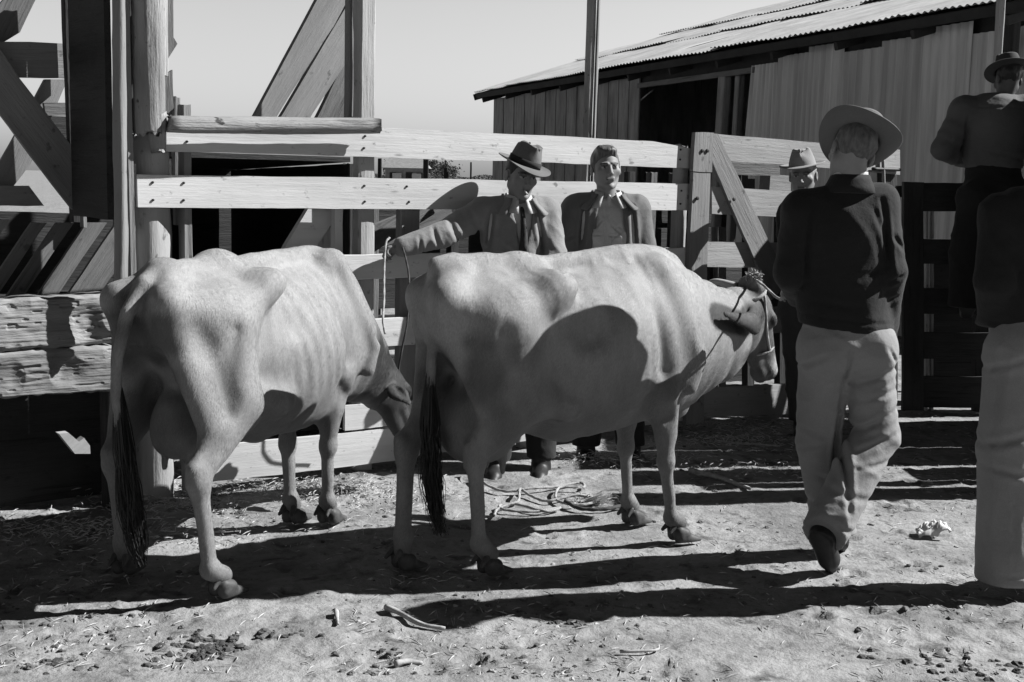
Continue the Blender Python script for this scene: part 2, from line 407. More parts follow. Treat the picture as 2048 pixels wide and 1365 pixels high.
def make_ground():
    m, n, b = newmat('trampled_dirt', .95)
    v = coords(n, (1, 1, 1), rnd=False)
    a = noise(n, v, 1.1, 6, .6); f = noise(n, v, 22, 5, .7); sp = noise(n, v, 55, 3, .6); cl = noise(n, v, 7, 5, .65, .4)
    c = ramp(n, a, [(.3, .185), (.7, .255)]); c = mathn(n, 'MULTIPLY', c, ramp(n, f, [(.25, .62), (.5, 1.0), (.75, 1.15)]))
    c = mathn(n, 'MULTIPLY', c, ramp(n, sp, [(.27, .40), (.34, 1)])); c = mathn(n, 'MULTIPLY', c, ramp(n, cl, [(.33, .38), (.46, 1)])); c = mathn(n, 'MULTIPLY', c, ramp(n, noise(n, v, 2.6, 4, .6), [(.38, .72), (.55, 1.05)]))
    st = nd(n, 'ShaderNodeTexVoronoi', i_Scale=26.0); n.links.new(v, st.inputs['Vector'])
    c = mathn(n, 'ADD', c, ramp(n, st.outputs['Distance'], [(.05, .08), (.10, 0)]))
    setcol(n, b, c)
    h = mathn(n, 'ADD', mathn(n, 'MULTIPLY', f, .8), mathn(n, 'MULTIPLY', sp, .5)); bump(n, b, mathn(n, 'ADD', h, cl), .55, .02)
    xs = np.concatenate([-np.geomspace(900, 3.6, 40), np.arange(-3.5, 4.2, .018), np.geomspace(4.3, 900, 40)])
    ys = np.concatenate([-np.geomspace(900, 1, 20), np.arange(-.5, 2.9, .2), np.arange(3.0, 9.2, .018), np.geomspace(9.4, 1200, 60)])
    X, Y = np.meshgrid(xs, ys, indexing='ij'); Z = gheight(X, Y) * sstep(40, 12, np.hypot(X, Y)) - .012
    V = np.stack([X, Y, Z], -1).reshape(-1, 3); nx, ny = X.shape
    i = np.arange(nx * ny).reshape(nx, ny); F = np.stack([i[:-1, :-1], i[1:, :-1], i[1:, 1:], i[:-1, 1:]], -1).reshape(-1, 4)
    g = mk('ground', V, F, m, None, True); tag(g, kind='structure')
    return m
M_DIRT = make_ground()

# ------------------------------------------------------------ cows
M_COATHAIR = attrmat('coat_hair', .0, 10, .0, 330, .6)
def spl(xs, xp, fp): return np.interp(xs, xp, fp)
def cow(mid_h, mid_f, label, prm):
    A = np.array(mid_h); B = np.array(mid_f); h = B - A; ang = math.atan2(h[1], h[0])
    root = thing('cow', (A[0], A[1], 0), label, 'cow', 'cows standing in the yard', ang)
    M0 = Matrix.Translation((A[0], A[1], 0)) @ Matrix.Rotation(ang, 4, 'Z') @ Matrix.Diagonal((prm.get('sx', 1.), 1, 1, 1))
    hx = prm['head_fine']
    xs = axis(-.48, 2.02, .0105, [(hx[0], hx[1], .007)]); ys = axis(-.42, .42, .0105, [(hx[2], hx[3], .0075)]); zs = axis(-.02, 1.36, .0105, [(hx[4], hx[5], .0075)])
    f = Field(xs, ys, zs); X, Y, Z = f.all()
    # barrel from profiles
    px = prm['px']; top = spl(xs, px, prm['top'])[:, None, None]; bot = spl(xs, px, prm['bot'])[:, None, None]; hw = spl(xs, px, prm['hw'])[:, None, None]
    def sm(a):  # smooth profile
        k = np.hanning(19); k /= k.sum(); return np.convolve(np.pad(a[:, 0, 0], 9, mode='edge'), k, 'valid')[:, None, None]
    top, bot, hw = sm(top), sm(bot), sm(hw)
    zc = bot * .52 + top * .48; hh = (top - bot) / 2
    s = (Z - (top + bot) / 2) / hh
    wv = hw * (1 - prm.get('ridge', .30) * np.clip(s, 0, 1) ** 1.6 - .06 * np.clip(-s, 0, 1))
    g = (np.abs(Y / wv) ** 2.15 + np.abs(s) ** 2.3) ** (1 / 2.2); d = (g - 1) * np.minimum(wv, hh) * .95
    d = np.maximum(d, np.maximum(px[0] - X, X - px[-1]) + .02 * 0)
    f.F = np.minimum(f.F, d.astype(np.float32))
    rib = prm['ribs']
    if rib:
        def rf(X, Y, Z):
            u = (X + (Z - .9) * .28) ; env = sstep(.40, .52, X) * sstep(1.08, .95, X) * sstep(.62, .76, Z) * sstep(1.17, 1.08, Z)
            return -rib * env * np.sin(u * 2 * math.pi / .074)
        f.disp(rf, (.3, -9, .5), (1.2, 9, 1.25))
    # backbone, hips
    f.ell((.15, 0, 1.03), (.31, .205, .158), .08)
    f.chain([(p[0], 0, p[1]) for p in catmull(prm['spine'], 4)], [.034] * ((len(prm['spine']) - 1) * 4 + 1), .05)
    for sgn in (-1, 1):
        hk = np.array([.36, .195 * sgn, 1.125]); pn = np.array(prm.get('pin', (-.13, .115, 1.09))) * np.array([1, sgn, 1]); hp = np.array([.10, .178 * sgn, 1.00])
        f.ell(hk + np.array([0, prm.get('hko', .016) * sgn, .010]), (.042, .020, .026), prm.get('hkk', .07)); f.cap(hk, (.30, 0, 1.17), .03, .05, .10); f.cap(hk, hp, .035, .06, .10); f.cap(hp, pn, .06, .05, .08)
        f.ell(pn, (.045, .045, .05), .05); f.cap(pn, (-.02, .03 * sgn, 1.18), .035, .04, .06)
        L = prm['hind'][0 if sgn < 0 else 1]    # stifle, hock, fetlock, hoof
        st, hk_, fe, ho = [np.array(v, float) for v in L]
        fl = ((0, 1, 0), 1.45)
        f.cap(hp + (0.02, -.02 * sgn, -.02), st, .15, .095, .06, ((.1, 1, 0), 1.5))
        f.cap(pn + (.06, -.015 * sgn, -.10), (st + hk_) / 2 + (-.03, 0, .05), .085, .07, .06, fl)
        f.cap(st, hk_ + (0.015, 0, .03), .092, .043, .05, ((0, 1, 0), 1.25))
        # hock with its point behind
        f.ell(hk_, (.050, .039, .062), .022); f.cap(hk_ + (-.035, 0, .055), hk_ + (-.02, 0, .01), .02, .028, .03)
        f.cap(hk_ + (-.034, 0, .055), (st * .45 + hk_ * .55) + (-.05, 0, .05), .017, .026, .03)   # tendon
        f.cap(hk_, fe, .034, .0275, .02, ((0, 1, 0), 1.12)); f.cap(hk_ + (-.018, 0, 0), fe + (-.015, 0, .02), .018, .018, .012)
        f.ell(fe, (.038, .037, .034), .016); f.cap(fe, ho + (-.018, 0, .060), .034, .038, .02)
        # shoulder and front leg
        el, kn, ff, fh = [np.array(v, float) for v in prm['fore'][0 if sgn < 0 else 1]]
        sh = np.array([1.13, .135 * sgn, .86]); bl = np.array([.99, .10 * sgn, 1.16])
        f.cap(bl, sh, .06, .10, .09, ((.15, 1, 0), 1.5)); f.cap(sh, el, .09, .085, .06, ((0, 1, 0), 1.3))
        f.cap(el, kn + (0, 0, .03), .078, .040, .05, ((0, 1, 0), 1.12)); f.cap(el + (.02, 0, -.05), kn + (.01, 0, .12), .06, .036, .03)
        f.ell(kn, (.045, .043, .052), .018); f.cap(kn, ff, .029, .025, .015); f.cap(kn + (-.016, 0, -.03), ff + (-.014, 0, .02), .016, .016, .012)
        f.ell(ff, (.034, .034, .034), .02); f.cap(ff, fh + (-.018, 0, .060), .032, .036, .02)
    for sgn in (-1, 1):
        f.cap((.99, .125 * sgn, 1.17), (1.11, .215 * sgn, .86), .018, .022, .05); f.cap((.87, .235 * sgn, 1.05), (.93, .235 * sgn, .78), .012, .03, .06, mode='sub')
        f.cap((1.13, .235 * sgn, .80), (1.08, .225 * sgn, .70), .02, .03, .06); f.cap((.86, .215 * sgn, .66), (.96, .20 * sgn, .58), .012, .025, .05, mode='sub')
        st = np.array(prm['hind'][0 if sgn < 0 else 1][0], float)
        f.cap((.06, .262 * sgn, .98), (st[0] - .12, .262 * sgn, .70), .008, .014, .07, mode='sub')
        for k_ in range(3): f.cap((1.20 + .05 * k_, .21 * sgn, .98 - .05 * k_), (1.24 + .05 * k_, .15 * sgn, .70), .008, .008, .03, mode='sub')
    # flank fold, udder
    for sgn in (-1, 1):
        f.cap((.28, .19 * sgn, .70), (.40, .22 * sgn, .66), .035, .045, .08)
        f.ell((.47, prm.get('hol', .275) * sgn, 1.02), (.10, .055, .10), .06, mode='sub') if prm.get('hollow', 1) else None
    u = prm['udder']; f.ell(u[:3], u[3:6], .05); f.ell((u[0] - .05, u[1], u[2] - u[5] * .35), (u[3] * .75, u[4] * .95, u[5] * .75), .05)
    for dx in (-.05, .06):
        for dy in (-.05, .05): f.cap((u[0] + dx, u[1] + dy, u[2] - u[5] * .8), (u[0] + dx, u[1] + dy * 1.2, u[2] - u[5] * .8 - .085), .018, .011, .015)
    f.cap((u[0] + .12, 0, u[2] + .02), (.55, 0, prm['bot'][5] + .02), .05, .02, .08)
    # neck and head
    nk = prm['neck']; f.chain([p[:3] for p in nk], [p[3] for p in nk], .09, ((.0, 1, 0), prm.get('nflat', 1.5)))
    for c in prm.get('dewlap', []): f.cap(c[0], c[1], c[2], c[3], .05, ((0, 1, 0), 1.8))
    Hm = prm['head_M']; hc = np.array(prm['head_c'])     # head frame: x to muzzle, y left, z forehead side
    def T(v): return hc + Hm @ np.array(v, float)
    def HD(fld, k=.03):
        zf = Hm @ np.array([0, 1., 0])
        fld.ell(T((.02, 0, 0)), (.13, .088, .10), k, Hm.T.T); fld.cap(T((.02, 0, .03)), T((.27, 0, .02)), .078, .052, k, (zf, 1.08))
        fld.cap(T((-.02, 0, -.05)), T((.25, 0, -.045)), .062, .038, k, (zf, 1.15))        # jaw
        fld.ell(T((.325, 0, .0)), (.055, .062, .056), k, Hm); fld.ell(T((.32, 0, -.05)), (.05, .045, .03), .015, Hm)
        fld.ell(T((-.09, 0, .035)), (.055, .070, .042), k, Hm)                          # poll
        for sg in (-1, 1):
            fld.ell(T((.07, .075 * sg, .045)), (.04, .022, .028), .015, Hm); fld.ell(T((.075, .089 * sg, .035)), (.016, .010, .013), .004, Hm)
            fld.ell(T((.375, .028 * sg, .02)), (.012, .010, .016), .008, Hm, 'sub'); fld.cap(T((.13, .05 * sg, -.02)), T((.22, .04 * sg, -.01)), .02, .014, .02)
    HD(f)
    for ear in prm['ears']:   # base, mid, tip, flat normal
        a, b_, c, nrm = [np.array(v, float) for v in ear[:4]]
        f.cap(a, b_, .030, .052, .02, (nrm, 2.3)); f.cap(b_, c, .052, .016, .02, (nrm, 2.6))
        if len(ear) < 5: f.cap((a + b_) / 2 + nrm * .028, b_ * .5 + c * .5 + nrm * .028, .014, .022, .012, mode='sub')
    # tail stem
    tl = prm['tail']; f.chain([p[:3] for p in tl], [p[3] for p in tl], .02)
    ph = prm['seed']
    def mus(X, Y, Z): return -.010 * vnoise(X * 5 + ph, Y * 5, Z * 5) - .005 * vnoise(X * 13 + ph, Y * 13, Z * 10) - .0015 * vnoise(X * 30 + ph, Y * 30, Z * 22) - .002 * (1 - np.minimum(np.abs(vnoise(X * 11 + ph + Z * 2, Y * 5, Z * 2.5)) * 6, 1)) ** 2
    f.disp(mus)
    V, Q = f.mesh(2)
    # coat colours: light and dark hair, with some light and shade painted in
    x, y, z = V.T; c = np.full(len(V), .40); nz = vnoise(x * 6 + ph, y * 6, z * 6); n2 = vnoise(x * 18 + ph, y * 18, z * 18)
    c = c + .05 * sstep(.95, 1.2, z) - .12 * sstep(1.0, .6, z) + .05 * sstep(.5, .3, z)  # lightness of the lit back put into the colour; belly darker
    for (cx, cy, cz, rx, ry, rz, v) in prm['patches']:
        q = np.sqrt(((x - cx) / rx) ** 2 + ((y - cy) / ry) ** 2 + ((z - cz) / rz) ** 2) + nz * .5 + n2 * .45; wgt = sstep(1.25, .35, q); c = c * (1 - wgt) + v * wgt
    hl = (V - hc) @ Hm
    inh = (hl[:, 0] > -.15) & (np.abs(hl[:, 1]) < .13) & (np.abs(hl[:, 2]) < .14); dk = prm['face']
    wf = inh * sstep(-.16, .04, hl[:, 0]); c = c * (1 - wf) + dk * wf
    mz = inh * sstep(.22, .32, hl[:, 0]); mv = np.where(hl[:, 2] > -.01, .50, .12) * (1 if prm['face'] > .1 else .3); c = c * (1 - mz) + mv * mz; nz_ = inh * sstep(.335, .35, hl[:, 0]); c = c * (1 - nz_) + .06 * nz_
    for sg in (-1, 1):
        e = np.linalg.norm((hl - np.array([.075, .098 * sg, .035])) / np.array([1.3, .8, 1]), axis=1); we = sstep(.026, .016, e); c = c * (1 - we) + .012 * we
    for ear in prm['ears']:
        a, b_, c3, nrm = [np.array(v, float) for v in ear[:4]]; sd = lambda p_, q_, lo_: np.linalg.norm(V - p_ - np.clip(((V - p_) @ (q_ - p_)) / ((q_ - p_) @ (q_ - p_)), lo_, 1)[:, None] * (q_ - p_), axis=1); de = np.minimum(sd(a, b_, .15), sd(b_, c3, 0)); we = sstep(.085, .065, de) * sstep(.07, .09, np.abs(hl[:, 1])) * (np.abs(y) > .075); c = c * (1 - we) + prm['earv'] * we
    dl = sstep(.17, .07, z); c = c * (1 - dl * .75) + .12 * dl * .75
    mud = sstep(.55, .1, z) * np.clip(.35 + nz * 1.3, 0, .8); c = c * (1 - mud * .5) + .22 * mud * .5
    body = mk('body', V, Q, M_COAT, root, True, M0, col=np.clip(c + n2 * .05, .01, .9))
    # short coat hair laid over the hide
    rg = np.random.RandomState(int(ph)); NH = 95000
    e1 = V[Q[:, 2]] - V[Q[:, 0]]; e2 = V[Q[:, 3]] - V[Q[:, 1]]; nn = np.cross(e1, e2); ar = np.linalg.norm(nn, axis=1); nn /= ar[:, None] + 1e-12
    fi = rg.choice(len(Q), NH, p=ar / ar.sum()); ba = rg.rand(NH, 1); bb = rg.rand(NH, 1); q0, q1, q2, q3 = [V[Q[fi, k]] for k in range(4)]
    P = (q0 * (1 - ba) + q1 * ba) * (1 - bb) + (q3 * (1 - ba) + q2 * ba) * bb; n_ = nn[fi]
    sgn_ = np.sign(((P - np.array([.5, 0, .85])) * n_)[:, :2].sum(1)); flow = np.stack([-.55 + .9 * vnoise(P[:, 0] * 4, P[:, 1] * 4, P[:, 2] * 4), .5 * vnoise(P[:, 0] * 4 + 7, P[:, 1] * 4, P[:, 2] * 4), -1 + .0 * P[:, 0]], 1) + rg.randn(NH, 3) * .22
    flow -= n_ * (flow * n_).sum(1)[:, None]; flow /= np.linalg.norm(flow, axis=1)[:, None] + 1e-9; sd_ = np.cross(n_, flow)
    ln = (.009 + .010 * rg.rand(NH, 1)) * np.where((P[:, 2:] < .5), .7, 1); tip = P + flow * ln + n_ * ln * .035; wd = .0011
    HV = np.stack([P - sd_ * wd + n_ * .0003, P + sd_ * wd + n_ * .0003, tip], 1).reshape(-1, 3); HF = np.arange(NH * 3).reshape(-1, 3)
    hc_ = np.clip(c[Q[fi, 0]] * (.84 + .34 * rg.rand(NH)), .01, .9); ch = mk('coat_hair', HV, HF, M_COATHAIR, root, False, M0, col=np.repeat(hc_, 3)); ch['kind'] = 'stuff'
    # hooves and dewclaws
    def hoof(p, yaw):
        P = np.array(p, float)
        g = Field(axis(-.11, .12, .004), axis(-.07, .07, .004), axis(-.02, .12, .0045))
        for sg in (-1, 1):
            g.cap((.080, .024 * sg, .010), (-.022, .025 * sg, .036), .013, .031, .0015, ((0, 1, 0), 1.12)); g.cap((-.03, .023 * sg, .058), (.0, .023 * sg, .045), .027, .029, .006)
            g.cap((-.052, .024 * sg, .088), (-.082, .030 * sg, .060), .013, .008, .004)
        g.cut((0, 0, .006), (0, 0, -1)); g.cut((0, 0, .088), (.5, 0, .8)); v, q = g.mesh(0)
        Mh = M0 @ Matrix.Translation(Vector(P.tolist()) - Vector((0, 0, .03))) @ Matrix.Rotation(yaw, 4, 'Z')
        mk('hoof', v, q, M_HOOF, root, True, Mh)
    for i in (0, 1): hoof(prm['hind'][i][3], prm['hy'][i]); hoof(prm['fore'][i][3], prm['hy'][2 + i])
    # horns
    for a, b_, c3 in prm['horns']:
        P = catmull([a, b_, c3], 8); rr = np.linspace(.022, .008, len(P)); v, q = tube_geo(P, rr, 10); mk('horn', v, q, M_HORN, root, True, M0)
    # tail switch: long strands
    geos = []; t0 = np.array(tl[-1][:3]); sw = prm['switch']
    for i in range(330):
        a = RNG.rand() * 6.28; r = .8 * math.sqrt(RNG.rand()); off = np.array([math.cos(a) * r, math.sin(a) * r, 0])
        top_ = t0 + np.array([0, 0, .05 + .1 * RNG.rand()]) + off * .018; ln = .75 + .35 * RNG.rand()
        e = np.array(sw[-1][:3]); P = [top_]
        for k, (qx, qy, qz, qr) in enumerate(sw): 
            kk = (k + 1) / len(sw)
            if kk > ln and k > 1: break
            P.append(np.array([qx, qy, qz]) + off * qr * (.7 + .6 * RNG.rand()) + (RNG.rand(3) - .5) * .040 * np.array([1, 1, .4]))
        geos.append(tube_geo(catmull(P, 3), np.linspace(.0030, .0010, (len(P) - 1) * 3 + 1), 3))
    v, q = join(geos); mk('tail_switch', v, q, M_SWITCH, root, False, M0)
    return root, M0, T

def headframe(mx, z_up, roll=0.):
    """mx: direction poll->muzzle, z_up: roughly the forehead's outward side"""
    x = np.array(mx, float); x /= np.linalg.norm(x); z = np.array(z_up, float); z -= x * (x @ z); z /= np.linalg.norm(z); y = np.cross(z, x)
    return np.stack([x, y, z], 1)
PX = [-.13, 0, .15, .30, .45, .60, .80, 1.0, 1.14, 1.24]
def hn(h, f, kn): return h
# cow on the right, head up, side lit
H2 = headframe((.19, .02, -.41), (.9, .05, .35))
cow2 = cow((-.215, 4.79), (.704, 5.434), 'pale cow facing right, head up in a rope halter, large shadow on its flank', dict(
    seed=3, sx=.95, hko=.004, hkk=.11, px=PX, pin=(-.105, .088, 1.10), top=[1.10, 1.17, 1.19, 1.17, 1.18, 1.20, 1.235, 1.25, 1.20, 1.10], bot=[.95, .80, .66, .57, .51, .495, .505, .53, .56, .60],
    hw=[.07, .13, .175, .215, .27, .295, .28, .215, .165, .11], ribs=.0007, ridge=.34,
    spine=[(-.10, 1.215), (.0, 1.225), (.14, 1.222), (.28, 1.20), (.45, 1.215), (.62, 1.232), (.82, 1.243), (1.02, 1.24), (1.14, 1.21)],
    hind=[((.22, -.19, .72), (.01, -.135, .475), (.05, -.115, .14), (.12, -.11, .03)), ((.14, .18, .72), (-.14, .14, .475), (-.16, .125, .14), (-.15, .12, .03))],
    fore=[((.97, -.16, .72), (1.015, -.16, .37), (1.06, -.16, .12), (1.125, -.16, .03)), ((1.02, .15, .72), (1.05, .15, .37), (1.08, .15, .12), (1.13, .155, .03))],
    hy=[.1, .1, -.15, .1], udder=(.14, 0, .62, .19, .14, .17), hollow=1,
    neck=[(1.08, 0, .89, .31), (1.28, 0, .87, .27), (1.42, 0, .87, .225), (1.57, 0, .92, .165)],
    dewlap=[((1.22, 0, .60), (1.42, 0, .74), .05, .05), ((1.42, 0, .74), (1.60, 0, .84), .05, .05), ((1.18, 0, .60), (1.24, 0, .56), .06, .04)],
    head_M=H2, head_c=(1.675, 0, .985), head_fine=(1.44, 1.92, -.2, .2, .6, 1.16),
    ears=[((1.62, -.09, .985), (1.51, -.17, .945), (1.30, -.20, .995), np.array([.10, -.9, .35]), 1), ((1.66, .085, 1.03), (1.64, .18, 1.06), (1.58, .26, 1.10), np.array([.5, .2, .8]))], earv=.05,
    tail=[(-.02, 0, 1.225, .035), (-.075, 0, 1.215, .030), (-.115, -.01, 1.13, .026), (-.125, -.015, .95, .022), (-.125, -.01, .80, .020), (-.125, -.01, .70, .018)],
    switch=[(-.125, -.01, .62, .024), (-.12, -.01, .50, .034), (-.11, -.01, .38, .040), (-.10, -.02, .26, .032), (-.085, -.03, .18, .016)],
    horns=[((1.63, .05, 1.08), (1.58, .13, 1.10), (1.55, .17, 1.09)),],
    face=.16, patches=[(1.80, 0, .86, .07, .2, .16, .07), (1.66, 0, .80, .09, .2, .09, .06), (1.82, 0, .80, .06, .2, .22, .12), (1.66, 0, 1.03, .10, .15, .09, .08), (1.60, 0, .78, .12, .2, .06, .09), (1.02, -.18, .62, .12, .1, .09, .30), (.02, -.2, .84, .12, .12, .16, .16), (.14, -.22, .92, .12, .1, .10, .22), (-.06, .03, .85, .12, .14, .3, .12), (.12, 0, .60, .2, .15, .18, .2), (.12, -.2, .60, .09, .1, .12, .22), (.93, -.2, .70, .12, .12, .07, .2), (1.27, -.1, .63, .04, .1, .05, .2)]))  # hair marks; shade on the rear and udder is put into the colour
# cow on the left, hip bones and ribs showing, head hanging
H1 = headframe((.20, -.06, -.38), (.85, .1, .4))
cow1 = cow((-1.262, 4.54), (-.884, 5.42), 'bony pale cow on the left, ribs showing, head hung low behind the other cow', dict(
    seed=11, px=PX, top=[1.07, 1.14, 1.15, 1.14, 1.16, 1.18, 1.20, 1.20, 1.15, 1.04], bot=[.95, .82, .66, .56, .49, .47, .46, .49, .53, .58],
    hw=[.09, .145, .175, .205, .25, .27, .255, .195, .145, .09], ribs=.0032, ridge=.36,
    spine=[(-.12, 1.15), (-.02, 1.18), (.12, 1.19), (.28, 1.178), (.45, 1.19), (.62, 1.203), (.84, 1.205), (1.02, 1.19), (1.14, 1.13)],
    hind=[((.13, -.225, .70), (-.13, -.235, .46), (-.085, -.245, .13), (0.0, -.247, .03)), ((.14, .21, .70), (-.03, .235, .45), (.02, .24, .14), (.05, .247, .03))],
    fore=[((.95, -.14, .70), (.95, -.10, .37), (.97, -.08, .12), (1.02, -.07, .03)), ((.93, .13, .70), (.92, .09, .37), (.92, .075, .12), (.95, .07, .03))],
    hy=[-.2, .2, 0, 0], hol=.258, udder=(.12, .02, .635, .13, .095, .14), hollow=1,
    neck=[(1.04, 0, .86, .27), (1.22, 0, .80, .22), (1.40, 0, .68, .18), (1.54, -.01, .56, .13)],
    dewlap=[((1.12, 0, .60), (1.34, 0, .56), .05, .04), ((1.34, 0, .56), (1.50, 0, .52), .04, .04)],
    head_M=H1, head_c=(1.595, -.02, .545), head_fine=(1.35, 1.85, -.2, .2, .08, .75),
    ears=[((1.53, -.09, .56), (1.47, -.16, .535), (1.44, -.235, .50), np.array([-.35, -.5, .8])), ((1.57, .085, .56), (1.56, .17, .54), (1.53, .25, .52), np.array([.5, .2, .8]))], earv=.06,
    tail=[(-.04, 0, 1.18, .034), (-.13, 0, 1.15, .030), (-.20, .01, 1.06, .026), (-.235, .03, .90, .022), (-.225, .05, .75, .020), (-.20, .06, .64, .018)],
    switch=[(-.185, .055, .56, .022), (-.17, .05, .42, .034), (-.155, .045, .30, .038), (-.14, .04, .20, .028), (-.13, .04, .12, .014)],
    horns=[((1.55, .05, .66), (1.52, .14, .70), (1.50, .19, .68))],
    face=.035, patches=[(1.60, 0, .46, .28, .3, .34, .03), (1.42, 0, .58, .12, .2, .08, .12), (.03, -.24, .80, .10, .1, .17, .22), (.10, -.24, .66, .07, .1, .1, .24), (.25, -.2, .58, .10, .2, .06, .2), (-.13, -.2, .30, .05, .1, .14, .3), (-.12, .02, .92, .13, .17, .28, .10), (.10, .02, .60, .2, .14, .2, .20), (.0, .22, .6, .12, .12, .3, .16), (-.16, -.11, .98, .07, .06, .10, .14), (.20, -.2, .6, .05, .1, .05, .35), (1.38, -.1, .66, .20, .28, .23, .03), (1.24, -.1, .62, .08, .2, .12, .14)]))  # dark hair, plus shade on head, neck, udder and rear put into the tone
# ------------------------------------------------------------ the board fence behind the cows
def FZ(px, z, off=0.):
    P = FP(px, 450, off); P[2] = z; return P
def nail(parent, P, n, r=.006):
    n = np.array(n, float); P = np.array(P, float); V, F = tube_geo([P - n * .004, P + n * .004, P + n * .006], [r, r, r * .5], 8)
    return V, F
def fslab(name, px, off, t, mat, root, along=0): return slab(name, [FP(x, y, off) for x, y in px], FN, t, mat, root, along)
fence = thing('board_fence', FZ(790, 0), 'whitewashed board fence with wide rails behind the cows', 'fence')
BW = .022
fslab('rail', [(328, 262), (758, 256), (1130, 273), (1306, 283), (1345, 290), (1383, 298), (1383, 337), (1130, 327), (758, 315), (328, 303)], .0, BW, M_WHITE, fence, 1)
fslab('rail', [(274, 349), (700, 355), (1382, 368), (1382, 422), (1040, 420), (700, 418), (276, 415)], .0, BW, M_WHITE, fence)
plank('rail', FZ(560, 1.087), FZ(1373, 1.087), .124, BW, FN, M_WHITE, fence)
plank('rail', FZ(520, .74), FZ(1376, .74), .15, BW, FN, M_WHITE, fence)
plank('rail', FZ(850, .46), FZ(1376, .46), .15, BW, FN, M_WHITE, fence)
fslab('rail', [(430, 892), (700, 866), (880, 846), (880, 880), (835, 915), (560, 950), (405, 966)], 0, BW, M_WHITE, fence)
fslab('rail', [(690, 812), (850, 800), (850, 846), (690, 862)], 0, BW, M_WHITE, fence)
plank('rail', FZ(880, .12), FZ(1380, .12), .13, BW, FN, M_WHITE, fence)
B = -.06 - BW
log('post', FZ(302, -.15, -.125), FZ(302, 1.72, -.125), .095, .088, M_LIGHT, fence, .10)
plank('post', FZ(371, -.1, B), FZ(371, 1.86, B), .045, .07, FN, M_GREY, fence)
plank('post', FZ(726, -.1, B), FZ(727, 2.6, B), .092, .08, FN, M_LIGHT, fence, rough=.005)
plank('post', FZ(699, 1.85, B - .1), FZ(700, 2.6, B - .1), .05, .05, FN, M_GREY, fence)  # grey piece stands in for the tall post's shaded side
plank('post', FZ(815, -.1, B), FZ(815, 1.50, B), .12, .06, FN, M_GREY, fence)
log('post', FZ(1356, -.1, B - .01), FZ(1356, 1.78, B - .01), .05, .045, M_LIGHT, fence, .10)
plank('post', FZ(1060, -.1, B), FZ(1060, 1.78, B), .10, .06, FN, M_LIGHT, fence)
log('top_log', FP(337, 249, .10), FP(757, 252, .10), .042, .038, M_ROUGH, fence, .10)
for px_, z_ in [(302, 1.46), (371, 1.46), (726, 1.46), (726, 1.09), (815, 1.47), (1356, 1.46), (1356, 1.72), (726, 1.72)]:
    pass
gs = []
for px_ in (302, 371, 728, 815, 1060, 1356):
    for z_ in (1.42, 1.50, 1.69, 1.75):
        if px_ in (302, 815) and z_ > 1.6: continue
        gs.append(nail(fence, FZ(px_ + RNG.uniform(-5, 5), z_, .002), FN))
for g_ in gs: mk('nail', g_[0], g_[1], M_NAIL, fence, False, Matrix.Identity(4))

# long planks leaning behind the log, and the dark pen behind the fence
chute = thing('plank_ramp', FZ(640, 0, -.6), 'steep frame of wide weathered planks rising behind the fence log', 'ramp')
fslab('ramp_plank', [(650, -30), (712, -30), (668, 52), (548, 243), (504, 243)], -.42, .04, M_GREY, chute, 2)
fslab('ramp_plank', [(700, 0), (714, 12), (714, 92), (612, 250), (552, 250)], -.50, .04, M_GREY, chute, 2)
fslab('ramp_plank', [(684, 132), (712, 108), (712, 245), (630, 245)], -.58, .04, M_MID, chute, 3)
fslab('ramp_plank', [(622, 408), (692, 408), (620, 512), (560, 512)], -.16, .035, M_WHITE, chute, 2)
fslab('ramp_post', [(670, 418), (686, 418), (686, 540), (671, 540)], -.12, .05, M_WHITE, chute, 1)
fslab('ramp_post', [(640, 470), (672, 452), (672, 520), (628, 520)], -.30, .03, M_WHITE, chute, 1)

pen = thing('shaded_pen', FZ(520, 0, -1.2), 'low dark pen seen between the rails on the left, roof and sides added for shade', 'pen')
a0, a1 = FZ(345, 0, -1.05), FZ(700, 0, -1.05); nb_ = -FN * 1.7
def quad3(name, P, t, mat, root, along=0):
    P = [np.array(p, float) for p in P]; n = np.cross(P[1] - P[0], P[2] - P[1]); return slab(name, P, n, t, mat, root, along)
def up(p, z): p = np.array(p, float); p[2] = z; return p
quad3('roof', [up(a0, 1.66), up(a1, 1.66), up(a1 + nb_, 1.60), up(a0 + nb_, 1.60)], .03, M_DARK, pen)  # roof and side walls added to keep the pen dark
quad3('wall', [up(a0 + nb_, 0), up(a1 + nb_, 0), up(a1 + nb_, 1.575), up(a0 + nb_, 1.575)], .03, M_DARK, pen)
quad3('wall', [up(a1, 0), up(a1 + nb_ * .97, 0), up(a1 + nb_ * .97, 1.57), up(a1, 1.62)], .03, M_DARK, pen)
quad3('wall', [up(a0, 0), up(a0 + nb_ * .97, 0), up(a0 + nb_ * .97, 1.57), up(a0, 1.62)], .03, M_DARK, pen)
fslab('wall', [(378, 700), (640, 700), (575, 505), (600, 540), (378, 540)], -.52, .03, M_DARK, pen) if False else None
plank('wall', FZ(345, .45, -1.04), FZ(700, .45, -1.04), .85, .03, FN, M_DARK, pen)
plank('post', FZ(704, 0, -1.02), FZ(705, 1.62, -1.02), .10, .08, FN, M_DARK, pen)

